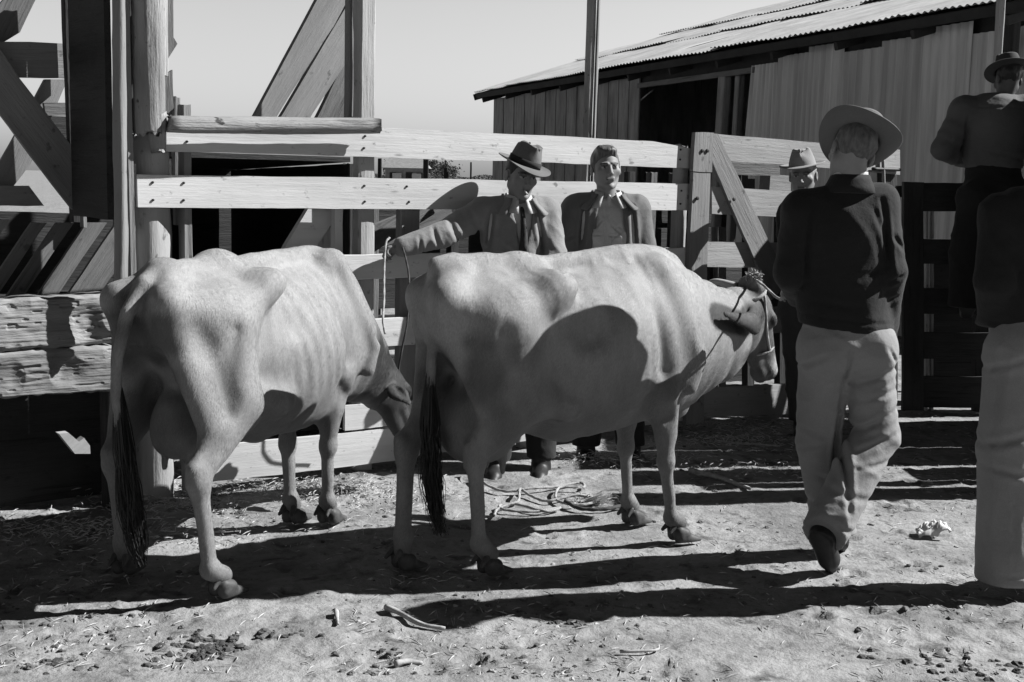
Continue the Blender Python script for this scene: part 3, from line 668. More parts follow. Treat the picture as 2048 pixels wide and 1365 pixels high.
# dark pen fence further back
back = thing('pen_fence', FZ(1000, 0, -1.5), 'dark slatted pen fence standing behind the whitewashed fence', 'fence')
for z_ in (.25, .52, .80, 1.08, 1.30): plank('slat', FZ(735, z_, -1.5), FZ(1420, z_, -1.5), .235 if z_ < 1.2 else .13, .02, FN, M_DARK, back)
for px_ in (745, 905, 1000, 1090, 1180, 1256, 1300, 1345, 1400): plank('post', FZ(px_, 0, -1.42), FZ(px_, 1.45 if px_ < 1250 else 1.62, -1.42), .07, .06, FN, M_MID if px_ in (1300, 745, 1180) else M_DARK, back)
plank('brace', FP(735, 492, -.35), FP(860, 412, -.35), .10, .03, FN, M_MID, back)
plank('brace', FP(740, 478, -.8), FP(900, 415, -.8), .15, .03, FN, M_MID, back)

# ------------------------------------------------------------ gate
M_GATE = wood('gate_boards', .50, .08, .4, .25, .3)
gate = thing('plank_gate', FZ(1405, 0), 'grey plank gate with a diagonal brace at the end of the fence', 'gate')
fslab('stile', [(1391, 265), (1428, 266), (1424, 345), (1386, 343)], .050, .03, M_GREY, gate, 1)
fslab('stile', [(1387, 344), (1421, 346), (1412, 640), (1408, 845), (1372, 850), (1374, 600)], .046, .03, M_GREY, gate, 1)
fslab('rail', [(1424, 267), (1500, 274), (1655, 288), (1800, 300), (1800, 350), (1571, 330), (1454, 322), (1424, 320)], .012, .024, M_GATE, gate)
fslab('rail', [(1424, 374), (1482, 377), (1578, 383), (1800, 394), (1800, 444), (1554, 434), (1510, 432), (1424, 428)], .012, .024, M_GATE, gate)
fslab('rail', [(1410, 484), (1461, 485), (1800, 490), (1800, 540), (1414, 534)], .012, .024, M_GATE, gate)
fslab('rail', [(1412, 620), (1700, 610), (1700, 660), (1412, 672)], .012, .024, M_GATE, gate)
fslab('rail', [(1408, 776), (1500, 773), (1720, 758), (1720, 812), (1567, 829), (1408, 834)], .012, .024, M_GATE, gate)
fslab('brace', [(1423, 268), (1436, 268), (1536, 479), (1580, 560), (1545, 600), (1496, 488), (1423, 320)], .040, .025, M_GREY, gate, 1)
fslab('end_post', [(1770, 300), (1795, 296), (1795, 800), (1770, 800)], -.02, .07, M_DARK, gate, 1)
log('hinge_pipe', FP(1766, 315, .03), FP(1768, 385, .03), .012, .012, M_METAL, gate, .01, 8)
log('hinge_bar', FP(1745, 338, .03), FP(1800, 340, .03), .012, .012, M_NAIL, gate, .01, 8)
gs = [nail(gate, FP(x, y, .055), FN, .012) for x, y in [(1395, 397), (1468, 399), (1405, 302), (1415, 302)]]; 
for g_ in gs: mk('bolt', g_[0], g_[1], M_NAIL, gate, False, Matrix.Identity(4))
gb = thing('rail_stack', FZ(1480, 0, -.8), 'short dark rails and a block stacked behind the gate', 'rail stack')
fslab('rail', [(1440, 322), (1560, 326), (1560, 352), (1440, 350)], -.5, .03, M_MID, gb)
fslab('block', [(1541, 350), (1582, 352), (1582, 392), (1538, 390)], -.6, .1, M_GREY, gb)
fslab('post', [(1496, 350), (1510, 350), (1508, 800), (1496, 800)], -.6, .06, M_DARK, gb, 1)
fslab('post', [(1436, 455), (1452, 455), (1452, 800), (1436, 800)], -.7, .06, M_MID, gb, 1)
fslab('post', [(1560, 392), (1578, 392), (1578, 800), (1560, 800)], -.7, .06, M_DARK, gb, 1)
fslab('rail', [(1420, 520), (1640, 520), (1640, 755), (1420, 765)], -.75, .03, M_DARK, gb)

# ------------------------------------------------------------ loading chute on the left
ch = thing('loading_chute', FZ(200, 0, -.2), 'tall timber loading chute with a crossed frame and dark side board', 'loading chute')
log('pole', FP(238, -60, .14), FP(243, 640, .14), .026, .030, M_GREY, ch, .14)
plank('post', FP(247, -60, .02), FP(264, 640, .02), .03, .06, FN, M_GREY, ch)
plank('post', FP(254, -60, -.22), FP(262, 560, -.22), .10, .06, FN, M_DARK, ch)
# big hanging log post with a split lower end
lp = log('log_post', FP(292, -60, .035), FP(301, 268, .035), .076, .068, M_ROUGH, ch, .09, 32, 90)
log('log_splinter', FP(312, 225, .05), FP(317, 304, .05), .050, .034, M_ROUGH, ch, .10)
plank('pale_strip', FP(329, -40, -.03), FP(329, 152, -.03), .026, .03, FN, M_WHITE, ch)
fslab('broken_board', [(334, -20), (347, -20), (347, 75), (355, 88), (336, 118)], -.10, .02, M_MID, ch, 1)
fslab('broken_board', [(330, 150), (345, 140), (348, 215), (341, 232), (330, 222)], -.10, .02, M_MID, ch, 1)
plank('post', FZ(355, 1.3, -.18), FZ(355, 1.90, -.18), .03, .05, FN, M_GREY, ch)
fslab('rail', [(249, 326), (272, 328), (272, 398), (249, 396)], -.03, .03, M_LIGHT, ch)
fslab('rail', [(252, 444), (271, 444), (274, 560), (254, 560)], -.05, .03, M_GREY, ch, 1)
# side board running back from the yard
b0 = FP(229, 440, -.02); b1 = b0 - FN * .50
q0 = FP(226, -60, -.02); zt = 2.9; zb = b0[2]
quad3('side_board', [up(b0, zb), up(b1, zb), up(b1, zt), up(b0, zt)], .03, M_DARK, ch)
plank('lit_edge_strip', FP(150, -60, -.46), FP(167, 455, -.46), .018, .05, FN, M_GREY, ch)  # thin paler strip stands in for the dark post's sunlit edge
plank('post', FP(135, -60, -.56), FP(155, 445, -.56), .06, .05, FN, M_DARK, ch)
fslab('beam', [(-60, 82), (60, 84), (152, 90), (154, 157), (-60, 155)], -.62, .05, M_GREY, ch)
fslab('brace', [(-60, 10), (40, 158), (146, 296), (150, 425), (40, 282), (-60, 145)], -.53, .03, M_GREY, ch, 1)
fslab('brace', [(90, 159), (136, 159), (60, 330), (-20, 430), (-60, 430), (20, 290)], -.72, .03, M_GREY, ch, 1)
fslab('brace', [(-60, 70), (30, 20), (60, 25), (-60, 170)], -.72, .03, M_DARK, ch, 1) if False else None
fslab('brace', [(30, -30), (86, -30), (40, 65), (-40, 110), (-40, 60)], -.70, .03, M_MID, ch, 1)
fslab('beam', [(-60, 372), (58, 372), (88, 412), (-60, 412)], -.64, .03, M_GREY, ch)
fslab('beam', [(88, 206), (150, 206), (152, 232), (92, 232)], -.66, .03, M_MID, ch)
fslab('beam', [(60, 232), (150, 234), (154, 300), (60, 300)], -.78, .03, M_DARK, ch)
# slanting boards of the lower gate with dark gaps
for i, (xb, wd) in enumerate([(-38, 30), (12, 34), (72, 40), (132, 62), (208, 30)]):
    dx = 102
    fslab('slanting_board', [(xb + dx - 0, 446), (xb + dx + wd, 446), (xb + wd, 596), (xb, 596)], -.50, .03, M_MID, ch, 1)
fslab('slanting_board', [(-60, 440), (20, 440), (-60, 560)], -.50, .03, M_GREY, ch, 1)
fslab('backing', [(-60, 420), (226, 430), (228, 610), (-60, 610)], -.95, .03, M_DARK, ch)
# heavy timbers of the bunk and what is under it
M_BUNK = wood('split_grey_timber', .44, .26, .8, .45, .7)
bunk = thing('timber_bunk', FZ(140, 0), 'two heavy split timbers forming the low bunk wall at far left', 'bunk')
def heavy(name, pxs, off, t, mat, root, seed):
    """rough-hewn timber: a gridded face with deep grain and a ragged edge"""
    (xa, ya), (xb, yb), (xc, yc), (xd, yd) = pxs; A, B_, C_, D_ = [FP(x, y, off) for x, y in pxs]
    nu, nv = 260, 60; V = []; F = []
    O_ = (A + B_ + C_ + D_) / 4; X = (B_ - A) / np.linalg.norm(B_ - A); Yv = np.cross(FN, X)
    U, W = np.meshgrid(np.linspace(0, 1, nu), np.linspace(0, 1, nv), indexing='ij')
    P = (A[None, None] * ((1 - U) * (1 - W))[..., None] + B_ * (U * (1 - W))[..., None] + C_ * (U * W)[..., None] + D_ * ((1 - U) * W)[..., None])
    lx = (P - O_) @ X; ly = (P - O_) @ Yv
    ed = np.minimum(W, 1 - W) * 2
    dz = .004 * vnoise(lx * 3 + seed, ly * 30, seed) + .004 * vnoise(lx * 8, ly * 110 + seed, seed) + .003 * vnoise(lx * 30, ly * 45 + seed, seed) - .005 * sstep(.3, .42, vnoise(lx * 7 + seed, ly * 24, seed + 5)) - .006 * sstep(.3, .4, vnoise(lx * 18 + seed, ly * 60, seed + 2)) - .014 * (1 - sstep(0, .12, ed)) + .02 * np.minimum(0, vnoise(lx * 9 + 3, ly * 9 + seed, 2.)) * 3
    rag = (.012 * vnoise(lx * 6 + seed, 0 * ly, seed) + .012 * vnoise(lx * 30, 0 * ly, seed)) * (1 - sstep(0, .15, ed))
    ly = ly + rag
    V = np.stack([lx, ly, dz], -1).reshape(-1, 3); Vb = V.copy(); Vb[:, 2] = -t
    i = np.arange(nu * nv).reshape(nu, nv); Fq = [tuple(map(int, f)) for f in np.stack([i[:-1, :-1], i[1:, :-1], i[1:, 1:], i[:-1, 1:]], -1).reshape(-1, 4)]
    rim = list(i[:, 0]) + list(i[-1, 1:]) + list(i[-2::-1, -1]) + list(i[0, -2:0:-1]); n0 = len(V); rb = {int(r): n0 + k for k, r in enumerate(rim)}
    V = np.concatenate([V, Vb[[int(r) for r in rim]]]); L = len(rim)
    Fq += [(int(rim[(k + 1) % L]), int(rim[k]), n0 + k, n0 + (k + 1) % L) for k in range(L)]; Fq.append(tuple(n0 + k for k in range(L))[::-1])
    return mk(name, V, Fq, mat, root, True, frame_M(O_, X, Yv, FN))
heavy('timber', [(-90, 604), (233, 588), (231, 688), (-90, 707)], .02, .16, M_BUNK, bunk, 3.)
heavy('timber', [(-90, 712), (231, 692), (232, 784), (-90, 806)], .02, .16, M_BUNK, bunk, 8.)
quad3('deck', [up(FZ(-90, 0, -.16), .93), up(FZ(340, 0, -.16), .93), up(FZ(340, 0, -1.3), .93), up(FZ(-90, 0, -1.3), .93)], .04, M_DARK, bunk)  # deck built out to shade the space under the timbers
quad3('back_wall', [up(FZ(-90, 0, -.30), 0), up(FZ(250, 0, -.30), 0), up(FZ(250, 0, -.30), .88), up(FZ(-90, 0, -.30), .88)], .03, M_DARK, bunk)  # dark boards stand in for the deep shade below the timbers
log('bunk_post', FZ(215, -.1, -.09), FZ(215, .60, -.09), .05, .05, M_DARK, bunk, .1)
for i, (x, y, s) in enumerate([(150, 888, 1.)]):
    cl = fslab('plank_scrap', [(118, 868), (137, 866), (158, 884), (168, 876), (180, 892), (181, 908), (150, 908)], .04, .05, M_LIGHT, None, 2)
    tag(cl, 'jagged scrap of pale plank lying in the shade under the timber bunk', 'plank scrap')

# ------------------------------------------------------------ pole in front of the shed
pole = thing('pole', D(1176, 300, 9.8), 'tall square wooden pole rising between the fence and the shed', 'pole')
pb_ = D(1174, 300, 9.8); pb_[2] = 0; pt_ = D(1190, -60, 9.8)
PNn = np.array([.85, -.53, 0]); plank('shaft', pb_, pt_, .12, .06, PNn, M_LIGHT, pole)
plank('cleat', pb_ + np.array([.035, -.04, 0]), pt_ + np.array([.035, -.04, 0]), .022, .02, PNn, M_GREY, pole)

# ------------------------------------------------------------ corrugated iron shed
shed = thing('shed', (1.6, 18, 0), 'long corrugated iron cattle shed with a dark doorway', 'shed')
EV0 = D(945, 186, 25.); EV1 = D(1996, -6, 11.5); EV0[2] = EV1[2] = 3.24
ED = (EV1 - EV0); ED[2] = 0; ED /= np.linalg.norm(ED); WN = np.array([ED[1], -ED[0], 0]); WN = WN if WN[1] < 0 else -WN
WQ = EV0 - WN * .35
def WZ(px, z, off=0.):
    P = PL(px, 300, WQ + WN * off, WN); P[2] = z; return P
M_SIDE2 = plain('rusted_iron_side', .62, .3, 7, .1, 30, .65, (1, 1, .06)); M_SIDE = plain('corrugated_iron_side', .74, .35, 7, .1, 30, .65, (1, 1, .06))
M_ROOF = plain('corrugated_iron_roof', .74, .25, 2.5, .1, 30, .6, (1, 1, 1))
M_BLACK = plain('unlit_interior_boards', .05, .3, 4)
def corr(name, c00, c10, c11, c01, pitch, amp, mat, root, nrm, rows=6, jag=.0, th=.004, seed=0.):
    """corrugated sheet: bottom-left, bottom-right, top-right, top-left"""
    c00, c10, c11, c01 = [np.array(p, float) for p in (c00, c10, c11, c01)]; L = np.linalg.norm(c10 - c00); nu = int(L / pitch * 8) + 1
    U, W = np.meshgrid(np.linspace(0, 1, nu), np.linspace(0, 1, rows), indexing='ij')
    P = c00 * ((1 - U) * (1 - W))[..., None] + c10 * (U * (1 - W))[..., None] + c11 * (U * W)[..., None] + c01 * ((1 - U) * W)[..., None]
    lump = vnoise(U * L * .8 + seed, W * 3, seed) * jag + vnoise(U * L * 3 + seed, W * 2, seed) * jag * .4
    P = P + (np.sin(U * L / pitch * 2 * math.pi) * amp + lump)[..., None] * np.array(nrm)
    i = np.arange(nu * rows).reshape(nu, rows); F = np.stack([i[:-1, :-1], i[1:, :-1], i[1:, 1:], i[:-1, 1:]], -1).reshape(-1, 4)
    V = P.reshape(-1, 3); N0 = len(V); V2 = V - np.array(nrm) * th
    V = np.concatenate([V, V2]); F = np.concatenate([F, F[:, ::-1] + N0])
    return mk(name, V, F, mat, root, True, Matrix.Identity(4))
# board siding left of the doorway: one part of separate boards
gs = []; xs_ = np.linspace(985, 1275, 15)
for i in range(14):
    o_ = RNG.uniform(-.012, .012); A = WZ(xs_[i] + .8, 0, o_); B_ = WZ(xs_[i + 1] - .8, 0, o_); zt_ = 3.1
    P = [A, B_, up(B_, zt_), up(A, zt_)]; P2 = [p - WN * .025 for p in P]; gs.append((P + P2, [(0, 1, 2, 3), (7, 6, 5, 4), (0, 4, 5, 1), (1, 5, 6, 2), (2, 6, 7, 3), (3, 7, 4, 0)]))
v, q = join(gs)
o = WZ(1130, 1.5); sw_ = mk('board_wall', [((p - o) @ np.array([0, 0, 1.]), (p - o) @ ED, (p - o) @ WN) for p in v], q, M_SHEDWOOD, shed, False, frame_M(o, np.array([0, 0, 1.]), ED, WN))
sheets = [(1472, 1547, 1496, 1545), (1537, 1605, 1548, 1607), (1600, 1675, 1608, 1676), (1670, 1752, 1677, 1755), (1748, 1838, 1752, 1842), (1832, 1928, 1834, 1930), (1925, 2003, 1927, 1998)]
for i, (b0_, b1_, t0_, t1_) in enumerate(sheets):
    o_ = .02 * (i % 2) + .01
    corr('wall_sheet', WZ(b0_, 0, o_), WZ(b1_, 0, o_), WZ(t1_, 3.02 + .06 * (i % 3), o_), WZ(t0_, 3.02 + .06 * (i % 3), o_), .13, .012, (M_SIDE, M_SIDE2)[i in (1, 3, 4)], shed, WN, 6, .002, .004, i * 3.1)
quad3('lintel', [WZ(1270, 2.93, .02), WZ(1500, 2.93, .02), WZ(1500, 3.0, .02), WZ(1270, 3.0, .02)], .05, M_MID, shed)
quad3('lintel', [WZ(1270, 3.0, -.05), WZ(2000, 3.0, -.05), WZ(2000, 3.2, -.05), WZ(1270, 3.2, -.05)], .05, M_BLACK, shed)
plank('door_post', WZ(1432, 0, -.05), WZ(1444, 3.0, -.05), .16, .12, WN, M_SHEDWOOD, shed)
plank('door_post', WZ(1466, 0, -.12), WZ(1474, 3.0, -.12), .10, .10, WN, M_SHEDWOOD, shed)
plank('corner_post', WZ(2006, 0, .04), WZ(2006, 3.1, .04), .14, .10, WN, M_DARK, shed)
# far walls close the interior
W0, W1 = WZ(985, 0, 0), WZ(2003, 0, 0); back_ = -WN * 11.6
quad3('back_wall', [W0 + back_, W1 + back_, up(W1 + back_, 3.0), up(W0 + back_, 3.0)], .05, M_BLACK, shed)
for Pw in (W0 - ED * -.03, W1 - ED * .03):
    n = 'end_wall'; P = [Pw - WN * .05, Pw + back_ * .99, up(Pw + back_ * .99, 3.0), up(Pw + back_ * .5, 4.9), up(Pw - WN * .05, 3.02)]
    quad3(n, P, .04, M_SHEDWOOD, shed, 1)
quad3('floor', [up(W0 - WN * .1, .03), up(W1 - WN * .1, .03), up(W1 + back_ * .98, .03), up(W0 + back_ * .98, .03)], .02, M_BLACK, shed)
# roof: two overlapping rows of sheets on the near slope, one slope beyond the ridge
AW = -WN; rise = 1.85; run = 6.0; E0 = EV0.copy(); E1 = EV1 + ED * .5; RN = WN * (rise) + np.array([0, 0, run]); RN /= np.linalg.norm(RN)
def RP(s, t, o=0.): return E0 + (E1 - E0) * s + AW * run * t + np.array([0, 0, rise * t]) + RN * o
NS = 8
for r_, (t0_, t1_) in enumerate([(0, .40), (.37, .72), (.69, 1.0)]):
    for i in range(NS):
        s0, s1 = i / NS - .004, (i + 1) / NS + .004; j = RNG.uniform(-.012, .012)
        corr('roof_sheet', RP(s0, t0_ + j, .03 * r_ + .008 * (i % 2)), RP(s1, t0_ + j * .3, .03 * r_ + .008 * (i % 2)), RP(s1, t1_, .03 * r_ + .008 * (i % 2)), RP(s0, t1_, .03 * r_ + .008 * (i % 2)), .10, .010, M_ROOF, shed, RN, 7, .04, .006, i * 1.7 + r_ * 9)
def RB(s, t): return E0 + (E1 - E0) * s + AW * run * (2 - t) + np.array([0, 0, rise * t])
RN2 = -WN * rise + np.array([0, 0, run]); RN2 /= np.linalg.norm(RN2)
corr('roof_sheet', RB(1, 0), RB(0, 0), RB(0, 1.01), RB(1, 1.01), .13, .016, M_ROOF, shed, RN2, 3, .0, .006)
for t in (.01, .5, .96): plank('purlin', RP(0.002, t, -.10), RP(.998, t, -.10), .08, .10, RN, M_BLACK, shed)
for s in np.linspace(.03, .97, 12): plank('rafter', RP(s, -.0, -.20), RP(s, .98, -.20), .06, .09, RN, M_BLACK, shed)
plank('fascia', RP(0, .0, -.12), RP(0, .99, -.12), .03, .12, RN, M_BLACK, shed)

# ------------------------------------------------------------ dark fence at the right
rf_ = thing('slat_fence', (3.0, 8.62, 0), 'tall dark slat fence beneath the man who has climbed it', 'fence')
def Q8(x, y, Y=8.62): return D(x, y, Y)
N8 = np.array([0, -1., 0])
for ya, yb in [(366, 423), (478, 528), (577, 628), (665, 718), (753, 815)]:
    slab('slat', [Q8(1846, yb), Q8(2150, yb + 3), Q8(2150, ya + 3), Q8(1846, ya)], N8, .03, M_DARK, rf_)
slab('corner_board', [Q8(1806, 822, 8.58), Q8(1848, 822, 8.58), Q8(1848, 365, 8.58), Q8(1808, 364, 8.58)], N8, .05, M_DARK, rf_, 1)
for x in (1851, 1862): slab('upright', [Q8(x, 824, 8.72), Q8(x + 5, 824, 8.72), Q8(x + 7, 368, 8.72), Q8(x + 2, 368, 8.72)], N8, .06, M_LIGHT, rf_, 1)  # pale thin uprights stand in for sunlit post edges
for x in (1950, 2060): slab('upright', [Q8(x, 824, 8.72), Q8(x + 28, 824, 8.72), Q8(x + 30, 372, 8.72), Q8(x + 2, 372, 8.72)], N8, .08, M_DARK, rf_, 1)
slab('backing', [Q8(1850, 822, 9.1), Q8(2160, 825, 9.1), Q8(2160, 520, 9.1), Q8(1850, 518, 9.1)], N8, .03, M_DARK, rf_)  # dark board added so the lower openings stay dark
slab('slat', [Q8(1796, 372, 8.8), Q8(1812, 372, 8.8), Q8(1812, 395, 8.8), Q8(1780, 395, 8.8)], N8, .05, M_DARK, rf_)
sf = thing('shadow_fence', (3.2, 7.3, 0), 'unseen board fence past the right edge, added to cast shadow on the yard', 'fence')
for i, (ya, yb, z0, z1) in enumerate([(8.4, 7.56, .02, 2.25), (7.55, 7.10, .02, 2.4), (7.05, 6.74, .02, .95), (7.05, 6.74, 1.28, 2.2), (6.73, 6.62, .02, 1.9), (6.58, 6.34, .02, 2.3)]):
    plank('board', (3.42, (ya + yb) / 2, z0), (3.42, (ya + yb) / 2, z1), ya - yb, .03, (-1, 0, 0), M_DARK, sf)  # out of view; heights and gaps shaped for the shadow on the ground
for z_ in (.5, 1.3): plank('rail', (3.46, 8.4, z_), (3.46, 6.35, z_), .10, .04, (-1, 0, 0), M_DARK, sf)
edge = thing('light_post', D(2004, 60, 9.6), 'pale post at the upper right corner beside the shed', 'post')
e0 = D(2004, 60, 9.6); e0[2] = 0; plank('shaft', e0, D(2006, -60, 9.6), .05, .06, (0, -1, 0), M_LIGHT, edge)
# ------------------------------------------------------------ far away
M_PAINT = plain('faded_paint', .7, .1, 3); M_FAR = plain('far_roof', .35, .2, 3)
def box_geo(c, s):
    c = np.array(c, float); s = np.array(s, float) / 2
    V = [c + s * np.array([x, y, z]) for x in (-1, 1) for y in (-1, 1) for z in (-1, 1)]
    return V, [(0, 1, 3, 2), (4, 6, 7, 5), (0, 4, 5, 1), (2, 3, 7, 6), (0, 2, 6, 4), (1, 5, 7, 3)]
hx_, hy_ = D(812, 350, 170)[:2]
house = thing('farmhouse', (hx_, hy_, 0), 'small distant farmhouse seen between the two upper rails', 'house')
def bx(name, geos, mat, root, sm=False):
    v, q = join(geos); return mk(name, v, q, mat, root, sm, Matrix.Identity(4))
bx('wall', [box_geo((hx_, hy_, 1.4), (5.2, 4, 2.8))], M_FAR, house)
bx('roof', [([np.array((hx_ + a, hy_ + b, c)) for a, b, c in [(-3.3, -2.6, 2.7), (3.3, -2.6, 2.7), (3.3, 2.6, 2.7), (-3.3, 2.6, 2.7), (-2.2, 0, 4.1), (2.2, 0, 4.1)]], [(0, 1, 5, 4), (2, 3, 4, 5), (1, 2, 5), (3, 0, 4), (3, 2, 1, 0)])], M_FAR, house)
bx('door', [box_geo((hx_ + .6, hy_ - 2.04, 1.1), (.9, .06, 2.1))], M_BLACK, house)
for dx in (-1.6, 2.0): bx('window', [box_geo((hx_ + dx, hy_ - 2.04, 1.6), (.8, .06, 1.0))], M_BLACK, house)
for dx in (-1.0, 1.6): bx('porch_panel', [box_geo((hx_ + dx, hy_ - 2.4, 1.0), (1.2, .08, 2.0))], M_PAINT, house)
M_LEAF = plain('grey_foliage', .10, .4, 2)
def far_tree(px, Y, h, wd, label, seed):
    x, y = D(px, 350, Y)[:2]; root = thing('tree', (x, y, 0), label, 'tree', 'trees far beyond the fence'); rg = np.random.RandomState(seed)
    gs = [tube_geo(catmull([(x, y, -.1), (x + .1, y, h * .3), (x, y, h * .55)], 3), np.linspace(.16, .07, 7), 6)]
    for k in range(5):
        a = k * 1.3; gs.append(tube_geo([(x, y, h * .3), (x + math.cos(a) * wd * .3, y + math.sin(a) * wd * .3, h * .75)], [.07, .03], 5))
    bx('trunk', gs, M_MID, root)
    V = []; F = []
    for k in range(900):
        cl = rg.randint(9); cx = math.cos(cl * 2.1) * wd * .32; cy = math.sin(cl * 2.1) * wd * .3; cz = h * (.55 + .05 * (cl % 5))
        d = rg.randn(3) * .28 * np.array([wd * .5, wd * .5, h * .4]); p = np.array([x + cx, y + cy, cz]) + d; s = .10 + .1 * rg.rand(); a, b = rg.randn(3), rg.randn(3); a /= np.linalg.norm(a); b /= np.linalg.norm(b)
        o = len(V); V += [p - a * s, p + b * s, p + a * s, p - b * s]; F.append((o, o + 1, o + 2, o + 3))
    mk('crown', V, F, M_LEAF, root, False, Matrix.Identity(4))
far_tree(872, 190, 4.8, 4.2, 'round grey tree far off, next to the distant farmhouse', 1)
far_tree(895, 210, 4.2, 3.4, 'smaller far tree, second to the right of the farmhouse', 2)
far_tree(785, 200, 4.4, 3.4, 'far tree peeping from behind the left end of the farmhouse', 4)
hz = thing('brush', (D(940, 350, 240)[0], 240, 0), 'low line of scrub on the horizon seen between the rails', 'brush') if False else None
V = []; F = []; rg = np.random.RandomState(5)
for k in range(5200):
    px_ = rg.uniform(745, 1000); P = D(px_, 350, 250 + rg.uniform(-8, 8)); hh_ = 1.9 + .9 * float(vnoise(px_ * .03, 3., 3.)) ; z = rg.rand() * hh_ + .1; p = np.array([P[0], P[1], z]); s = .16; a, b = rg.randn(3), rg.randn(3)
    a /= np.linalg.norm(a); b /= np.linalg.norm(b); o = len(V); V += [p - a * s, p + b * s, p + a * s, p - b * s]; F.append((o, o + 1, o + 2, o + 3))
tag(mk('scrub', V, F, M_LEAF, None), 'low scrub along the horizon, seen through the gap under the top rail', 'scrub', None, 'stuff')
def far_post(px, yt, Y, w_, label):
    P = D(px, 350, Y); P[2] = 0; T_ = D(px, yt, Y); o = plank('post', P, T_, w_, w_, (0, -1, 0), M_DARK, None); tag(o, label, 'post', 'posts in the field beyond the fence')
far_post(852, 316, 12, .05, 'dark stout post in the field, right of the farmhouse')
far_post(892, 336, 20, .06, 'short dark post in the field beneath the far trees')
far_post(942, 325, 24, .03, 'thin bare pole standing alone in the field')
far_post(760, 318, 11, .03, 'thin dark post beside the tall white fence post')

# ------------------------------------------------------------ things lying on the ground
def GP(x, y, dz=0.):
    P = G(x, y, .01); P[2] = float(gheight(P[0], P[1])) - .012 + dz; return P
rt = rope('rope', [GP(938, 950, .06), GP(965, 972, .03), GP(1010, 985, .02), GP(1060, 984, .03), GP(1110, 978, .02), GP(1160, 970, .02), GP(1165, 980, .02), GP(1120, 982, .03), GP(1112, 1000, .02), GP(1135, 1010, .02), GP(1170, 1012, .03), GP(1195, 1004, .02), GP(1150, 998, .03), GP(1095, 1003, .02), GP(1060, 992, .02), GP(1040, 985, .03), GP(1035, 1006, .02), GP(1000, 1012, .02), GP(1010, 1022, .02), GP(1070, 1024, .02), GP(1120, 1016, .02), GP(1090, 1024, .02), GP(1030, 1014, .03), GP(995, 1020, .02), GP(985, 1029, .02), GP(945, 1034, .02)], .0065, M_ROPE, None, 12)
tag(rt, 'coiled pale rope lying tangled on the dirt under the right cow', 'rope')
rt2 = rope('rope', [GP(1130, 1008, .03), GP(1160, 1020, .02), GP(1210, 1022, .02), GP(1245, 1016, .02)], .009, M_ROPED, None, 10); tag(rt2, 'short dark rope end near the far front hoof of the right cow', 'rope')
# frayed tuft
gs = []; c0 = GP(1165, 1005, .02)
for k in range(140):
    a = RNG.uniform(-.5, .7); l = RNG.uniform(.05, .14); e = c0 + np.array([math.cos(a) * l * 1.1, RNG.uniform(-.05, .05), abs(math.sin(a)) * l * .7 + .01 * RNG.rand()]); gs.append(tube_geo([c0 + (RNG.rand(3) - .5) * .03, (c0 + e) / 2 + (RNG.rand(3) - .5) * .02, e], [.002, .002, .001], 4))
v, q = join(gs); tag(mk('rope_tassel', v, q, M_HORN, None), 'frayed white tassel at the end of the tangled rope', 'tassel')
# crumpled paper
M_PAPER = plain('white_paper', .85, .06, 10, 0, 60, .8)
pc = GP(1862, 1068); V = []; nn = 18
for i in range(nn):
    for j in range(nn):
        u_, v_ = i / (nn - 1) - .5, j / (nn - 1) - .5; fold = abs(float(vnoise(u_ * 6 + 3, v_ * 6, 1.))) * .07 + RNG.rand() * .004
        V.append(pc + np.array([u_ * .125 * (1 - .3 * v_), v_ * .11, .008 + (.040 - abs(u_ - .1) * .05) * (1 - .3 * abs(v_)) * (abs(u_) < .49) * (abs(v_) < .49) + fold + max(0, u_) * .04]))
i = np.arange(nn * nn).reshape(nn, nn); F = np.stack([i[:-1, :-1], i[1:, :-1], i[1:, 1:], i[:-1, 1:]], -1).reshape(-1, 4)
Vb = np.array(V) - np.array([0, 0, .003]); F2 = F[:, ::-1] + len(V); tag(mk('crumpled_paper', np.concatenate([np.array(V), Vb]), np.concatenate([F, F2]), M_PAPER, None), 'crumpled scrap of white paper on the dirt near the right edge', 'paper')
M_STICK = plain('dry_stick', .5, .3, 40, .4, 60)
def stick(pts, r, label):
    P = catmull([GP(x, y, .012) for x, y in pts], 5); V, F = tube_geo(P, np.linspace(r, r * .5, len(P)), 7, .3, .15); tag(mk('stick', V, F, M_STICK, None, True), label, 'stick', 'sticks on the ground')
stick([(772, 1216), (800, 1230), (845, 1250), (890, 1256)], .012, 'long crooked twig at the front edge of the cow shadow')
stick([(672, 1220), (676, 1248)], .010, 'short stick pointing at the viewer, left foreground')
stick([(1240, 1305), (1310, 1302), (1318, 1290)], .006, 'thin pale twig in the foreground, right of the centre')
stick([(790, 1330), (815, 1325), (845, 1322)], .012, 'pale stick at the very bottom of the picture')
stick([(1430, 880), (1500, 885), (1560, 890)], .010, 'straight twig in the shade by the gate')
stick([(1380, 940), (1440, 955), (1500, 978)], .018, 'thick dark branch lying in the shade behind the right cow')
